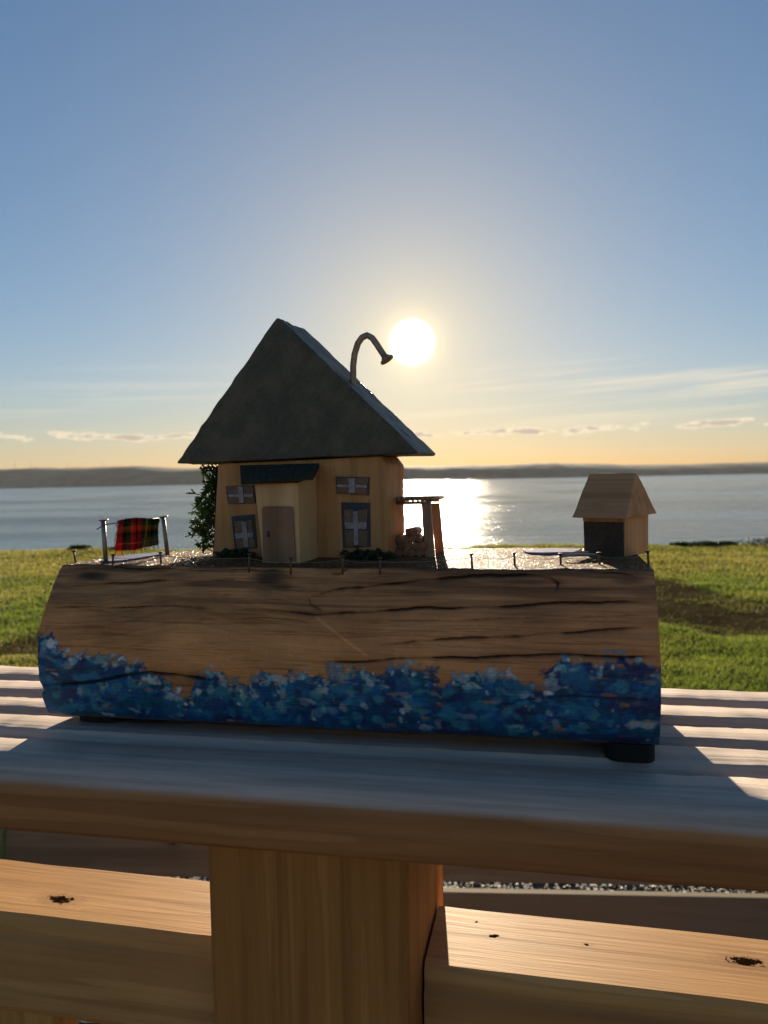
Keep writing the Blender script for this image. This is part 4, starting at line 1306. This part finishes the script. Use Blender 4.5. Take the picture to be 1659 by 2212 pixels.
for k in range(4):
    bm.faces.new((a_[(k + 1) % 4], a_[k], b_[k], b_[(k + 1) % 4]))
bm_obj('roof', bm, M['hutroof'], hut, bevel=0.0006, seg=2, cuts=4, rough=0.0005)

# ------------------------------------------------------------------ washing line with the tartan cloth
def nail_at(name, base_px, head_px, r_, hr, mat, label, cat, group, z_lift=0.0):
    b = onz(*base_px, 1.0900 + z_lift)
    fr = Frame(b, 13.2)
    tpt = fr.at(*head_px, 0.0)
    top_ = Vector(tpt)
    dn = top_.normalized()
    v1, f1 = tube([dn * -0.0025, top_ * 0.5, top_ - dn * 0.0012], [r_, r_, r_], 10)
    v2, f2 = tube([top_ - dn * 0.0013, top_ - dn * 0.0005, top_ - dn * 0.0004, top_], [r_, hr * 0.8, hr, hr * 0.94], 12)
    root = empty(name, fr, label, cat, group)
    mesh_obj('shank', v1, f1, mat, root, True)
    mesh_obj('head', v2, f2, mat, root, True)
    return root, fr, top_


wl_root, wl_f, wl_t = nail_at('washing_line_nail', (229, 1218), (222.5, 1122), 0.0014, 0.0031, M['nail'], 'tall upright nail tied to the free end of the washing line', 'nail', 'washing line nails')
wr_root, wr_f, wr_t = nail_at('washing_line_nail', (362, 1199), (352, 1115), 0.0014, 0.0031, M['nail'], 'tall leaning nail at the cloth end of the washing line', 'nail', 'washing line nails')
pA = wl_f.o; pB = wr_f.o
cdir = pB - pA
yaw_c = -np.degrees(np.arctan2(cdir[1], cdir[0]))
FC = Frame(pA, yaw_c)
la_, lb_ = FC.at(226, 1134, 0), FC.at(346, 1119, 0)
vs, fs = tube([FC.at(209, 1144, -0.001), FC.at(216, 1139, -0.002), FC.at(226, 1134, -0.0022), FC.at(240, 1131, -0.001), FC.at(258, 1129, 0), FC.at(300, 1124, 0), lb_], 0.00035, 6)
o = mesh_obj('washing_line', vs, fs, M['bluethread'], None, True)
o.location = FC.o; o.rotation_euler = (0, 0, -FC.yaw)
tag(o, 'thin blue thread strung between the two tall nails', 'thread')
cq = [Vector(FC.at(x, y, 0)) for x, y in ((255.5, 1126), (343, 1116), (340, 1176), (252, 1189))]
NU, NV = 90, 66
uu, vv = np.meshgrid(np.linspace(0, 1, NU), np.linspace(0, 1, NV), indexing='ij')
c0_, c1_, c2_, c3_ = [np.array(c) for c in cq]
P = (c0_ * (1 - uu[..., None]) + c1_ * uu[..., None]) * (1 - vv[..., None]) + (c3_ * (1 - uu[..., None]) + c2_ * uu[..., None]) * vv[..., None]
P[..., 1] += 0.0012 * np.sin(uu * 9 + vv * 2) * vv + 0.0022 * uu ** 3 * np.sin(vv * 3) + 0.0003 * np.sin(uu * 300) * np.sin(vv * 220)
P[..., 2] += 0.0010 * np.sin(uu * 4.2 + 0.4) * (1 - vv) - 0.0016 * vv * np.sin(uu * pi) * 0.7
P[..., 0] += 0.0014 * np.sin(vv * 3.2) * uu + 0.00025 * np.sin(vv * 190) * (np.abs(uu - 0.5) * 2) ** 8
RED, GRN, YEL, BLK, WHT = (0.42, 0.03, 0.03), (0.02, 0.075, 0.03), (0.50, 0.27, 0.03), (0.010, 0.014, 0.016), (0.40, 0.38, 0.30)
warp_c = np.array([RED, BLK, GRN, RED, BLK, RED, GRN, YEL, GRN, BLK, GRN])
wi = np.digitize(uu, [0.12, 0.20, 0.29, 0.40, 0.44, 0.56, 0.66, 0.70, 0.80, 0.88])
weft_c = np.array([BLK, GRN, YEL, RED, BLK, GRN, RED, WHT, RED])
fi = np.digitize(vv, [0.12, 0.24, 0.36, 0.44, 0.54, 0.66, 0.78, 0.81])
cc = 0.5 * warp_c[wi] + 0.5 * weft_c[fi]
low = ((fi >= 6) & (wi >= 6))
cc[low] = cc[low] * 0.4 + np.array((0.12, 0.17, 0.08)) * 0.6
twill = ((uu * 46 + vv * 34) % 1.0 > 0.5)[..., None]
cc = np.where(twill, cc * 1.0, 0.75 * warp_c[wi] + 0.25 * cc) * (0.8 + 0.7 * rng.random((NU, NV, 1)))
me = fast_mesh('cloth_panel', P.reshape(-1, 3), grid_faces(NU, NV), np.full((NU - 1) * (NV - 1), 4))
color_attr(me, cc.reshape(-1, 3))
mt, gr = new_mat('tartan_cloth')
at = gr.n('ShaderNodeAttribute', {'attribute_name': 'Col'}).outputs['Color']
dsh = principled(gr, at, 0.9, None, Specular_IOR_Level=0.15)
tsh = gr.n('ShaderNodeBsdfTranslucent', None, Color=at)
out(gr, gr.n('ShaderNodeMixShader', None, i0=0.45, i1=dsh, i2=tsh))
cloth = empty('tartan_cloth', FC, 'frayed red, green and yellow tartan cloth pegged on the washing line', 'cloth')
panel = wrap('cloth_panel', me, mt, cloth, True)
sm = panel.modifiers.new('thick', 'SOLIDIFY'); sm.thickness = 0.0004
# frayed threads round the edge
parts = []; fcs = []
def fray(p, dr, ln_, c):
    p = Vector(p); d_ = (Vector(dr) + Vector((random.uniform(-0.35, 0.35), random.uniform(-0.4, 0.4), random.uniform(-0.35, 0.35)))).normalized()
    parts.append(tube([p, p + d_ * ln_ * 0.5 + Vector((0, random.uniform(-1, 1) * ln_ * 0.15, 0)), p + d_ * ln_], [0.00022, 0.0002, 0.00012], 4))
    fcs.append(np.repeat(np.array(c)[None], 12, 0))
for k in range(0, NU, 2):
    fray(P[k, -1], (0.05, 0, -1), random.uniform(0.001, 0.0035) * (1.5 if k < 12 else 1), cc[k, -3] * 1.15)
for k in range(0, NV, 2):
    fray(P[0, k], (-1, 0, -0.1), random.uniform(0.0005, 0.002), cc[2, k] * 1.15)
    fray(P[-1, k], (1, 0, -0.05), random.uniform(0.0004, 0.0016), cc[-3, k] * 1.2)
for k in range(0, NU, 3):
    fray(P[k, 0], (0, 0, 1), random.uniform(0.0002, 0.0007), cc[k, 1] * 1.2)
vs, fs = join(parts)
me = bpy.data.meshes.new('fringe'); me.from_pydata([tuple(v) for v in vs], [], fs)
color_attr(me, np.concatenate(fcs))
wrap('fringe', me, mt, cloth)

# ------------------------------------------------------------------ nail fence along the edge
fn_ = [((163, 1215), (159, 1189)), ((244, 1219), (244, 1197)), ((348, 1219), (346.5, 1192)), ((538, 1227), (539.5, 1196)), ((628, 1231), (628, 1204)), ((740, 1231), (740.5, 1199)),
       ((821, 1231), (821, 1204)), ((1020, 1227), (1018, 1195)), ((1112, 1222), (1110.5, 1193)), ((1211, 1221), (1211, 1195)), ((1295, 1220), (1294, 1193)), ((1401, 1219), (1399, 1190))]
tops = []
nail_lbl = ['small rusty fence nail at the log corner, outside the washing line', 'small rusty fence nail in front of the upright washing line nail',
            'small rusty fence nail in front of the leaning washing line nail', 'small rusty fence nail in front of the left windows, beside the porch',
            'small rusty fence nail in front of the porch door', 'small rusty fence nail in front of the lower right window',
            'small rusty fence nail in front of the right corner of the house', 'first small rusty fence nail past the lean-to, toward the hut',
            'second small rusty fence nail past the lean-to, toward the hut', 'small rusty fence nail at the free end of the pale driftwood stick',
            'small rusty fence nail between the driftwood stick and the hut doorway', 'small rusty fence nail at the log end, beside the hut corner']
for k, (b_, h_) in enumerate(fn_):
    root, fr, tpt = nail_at('fence_nail', b_, h_, 0.00062, 0.00135, M['rust'], nail_lbl[k], 'nail', 'small fence nails along the log edge')
    tops.append(fr.o + fr.u * tpt.x + fr.v * tpt.y + np.array([0, 0, tpt.z - 0.0022]))
pts = []
for k in range(len(tops) - 1):
    for t in np.linspace(0, 1, 7)[:-1]:
        p = tops[k] * (1 - t) + tops[k + 1] * t
        p = p - np.array([0, 0, 0.0011 * 4 * t * (1 - t)]) - FL.v * 0.0007
        pts.append(p)
pts.append(tops[-1] - FL.v * 0.0007)
pts = [tops[0] + np.array([-0.003, -0.001, -0.0012])] + pts
vs, fs = tube([p - pts[0] for p in pts], 0.00011, 5)
o = mesh_obj('fence_thread', vs, fs, M['thread'], None, True)
o.location = pts[0]
tag(o, 'fine pale thread linking the small fence nails', 'thread')

# driftwood stick propped on the fence beside the hut; second stick added in place of its shadow
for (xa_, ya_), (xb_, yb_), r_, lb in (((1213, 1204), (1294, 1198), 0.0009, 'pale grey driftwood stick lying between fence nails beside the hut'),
                                       ((1236, 1199), (1272, 1194), 0.0010, 'short stick added for the shadow behind the pale one beside the hut')):
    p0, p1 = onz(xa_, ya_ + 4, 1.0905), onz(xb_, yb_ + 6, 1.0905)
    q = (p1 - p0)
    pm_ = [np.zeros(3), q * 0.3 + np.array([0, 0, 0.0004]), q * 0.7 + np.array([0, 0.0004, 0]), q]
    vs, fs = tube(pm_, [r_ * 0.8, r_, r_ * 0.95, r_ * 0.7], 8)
    o = mesh_obj('driftwood_and_shade_stick', vs, fs, M['drift'] if 'pale' in lb else M['hutdoor'], None, True)
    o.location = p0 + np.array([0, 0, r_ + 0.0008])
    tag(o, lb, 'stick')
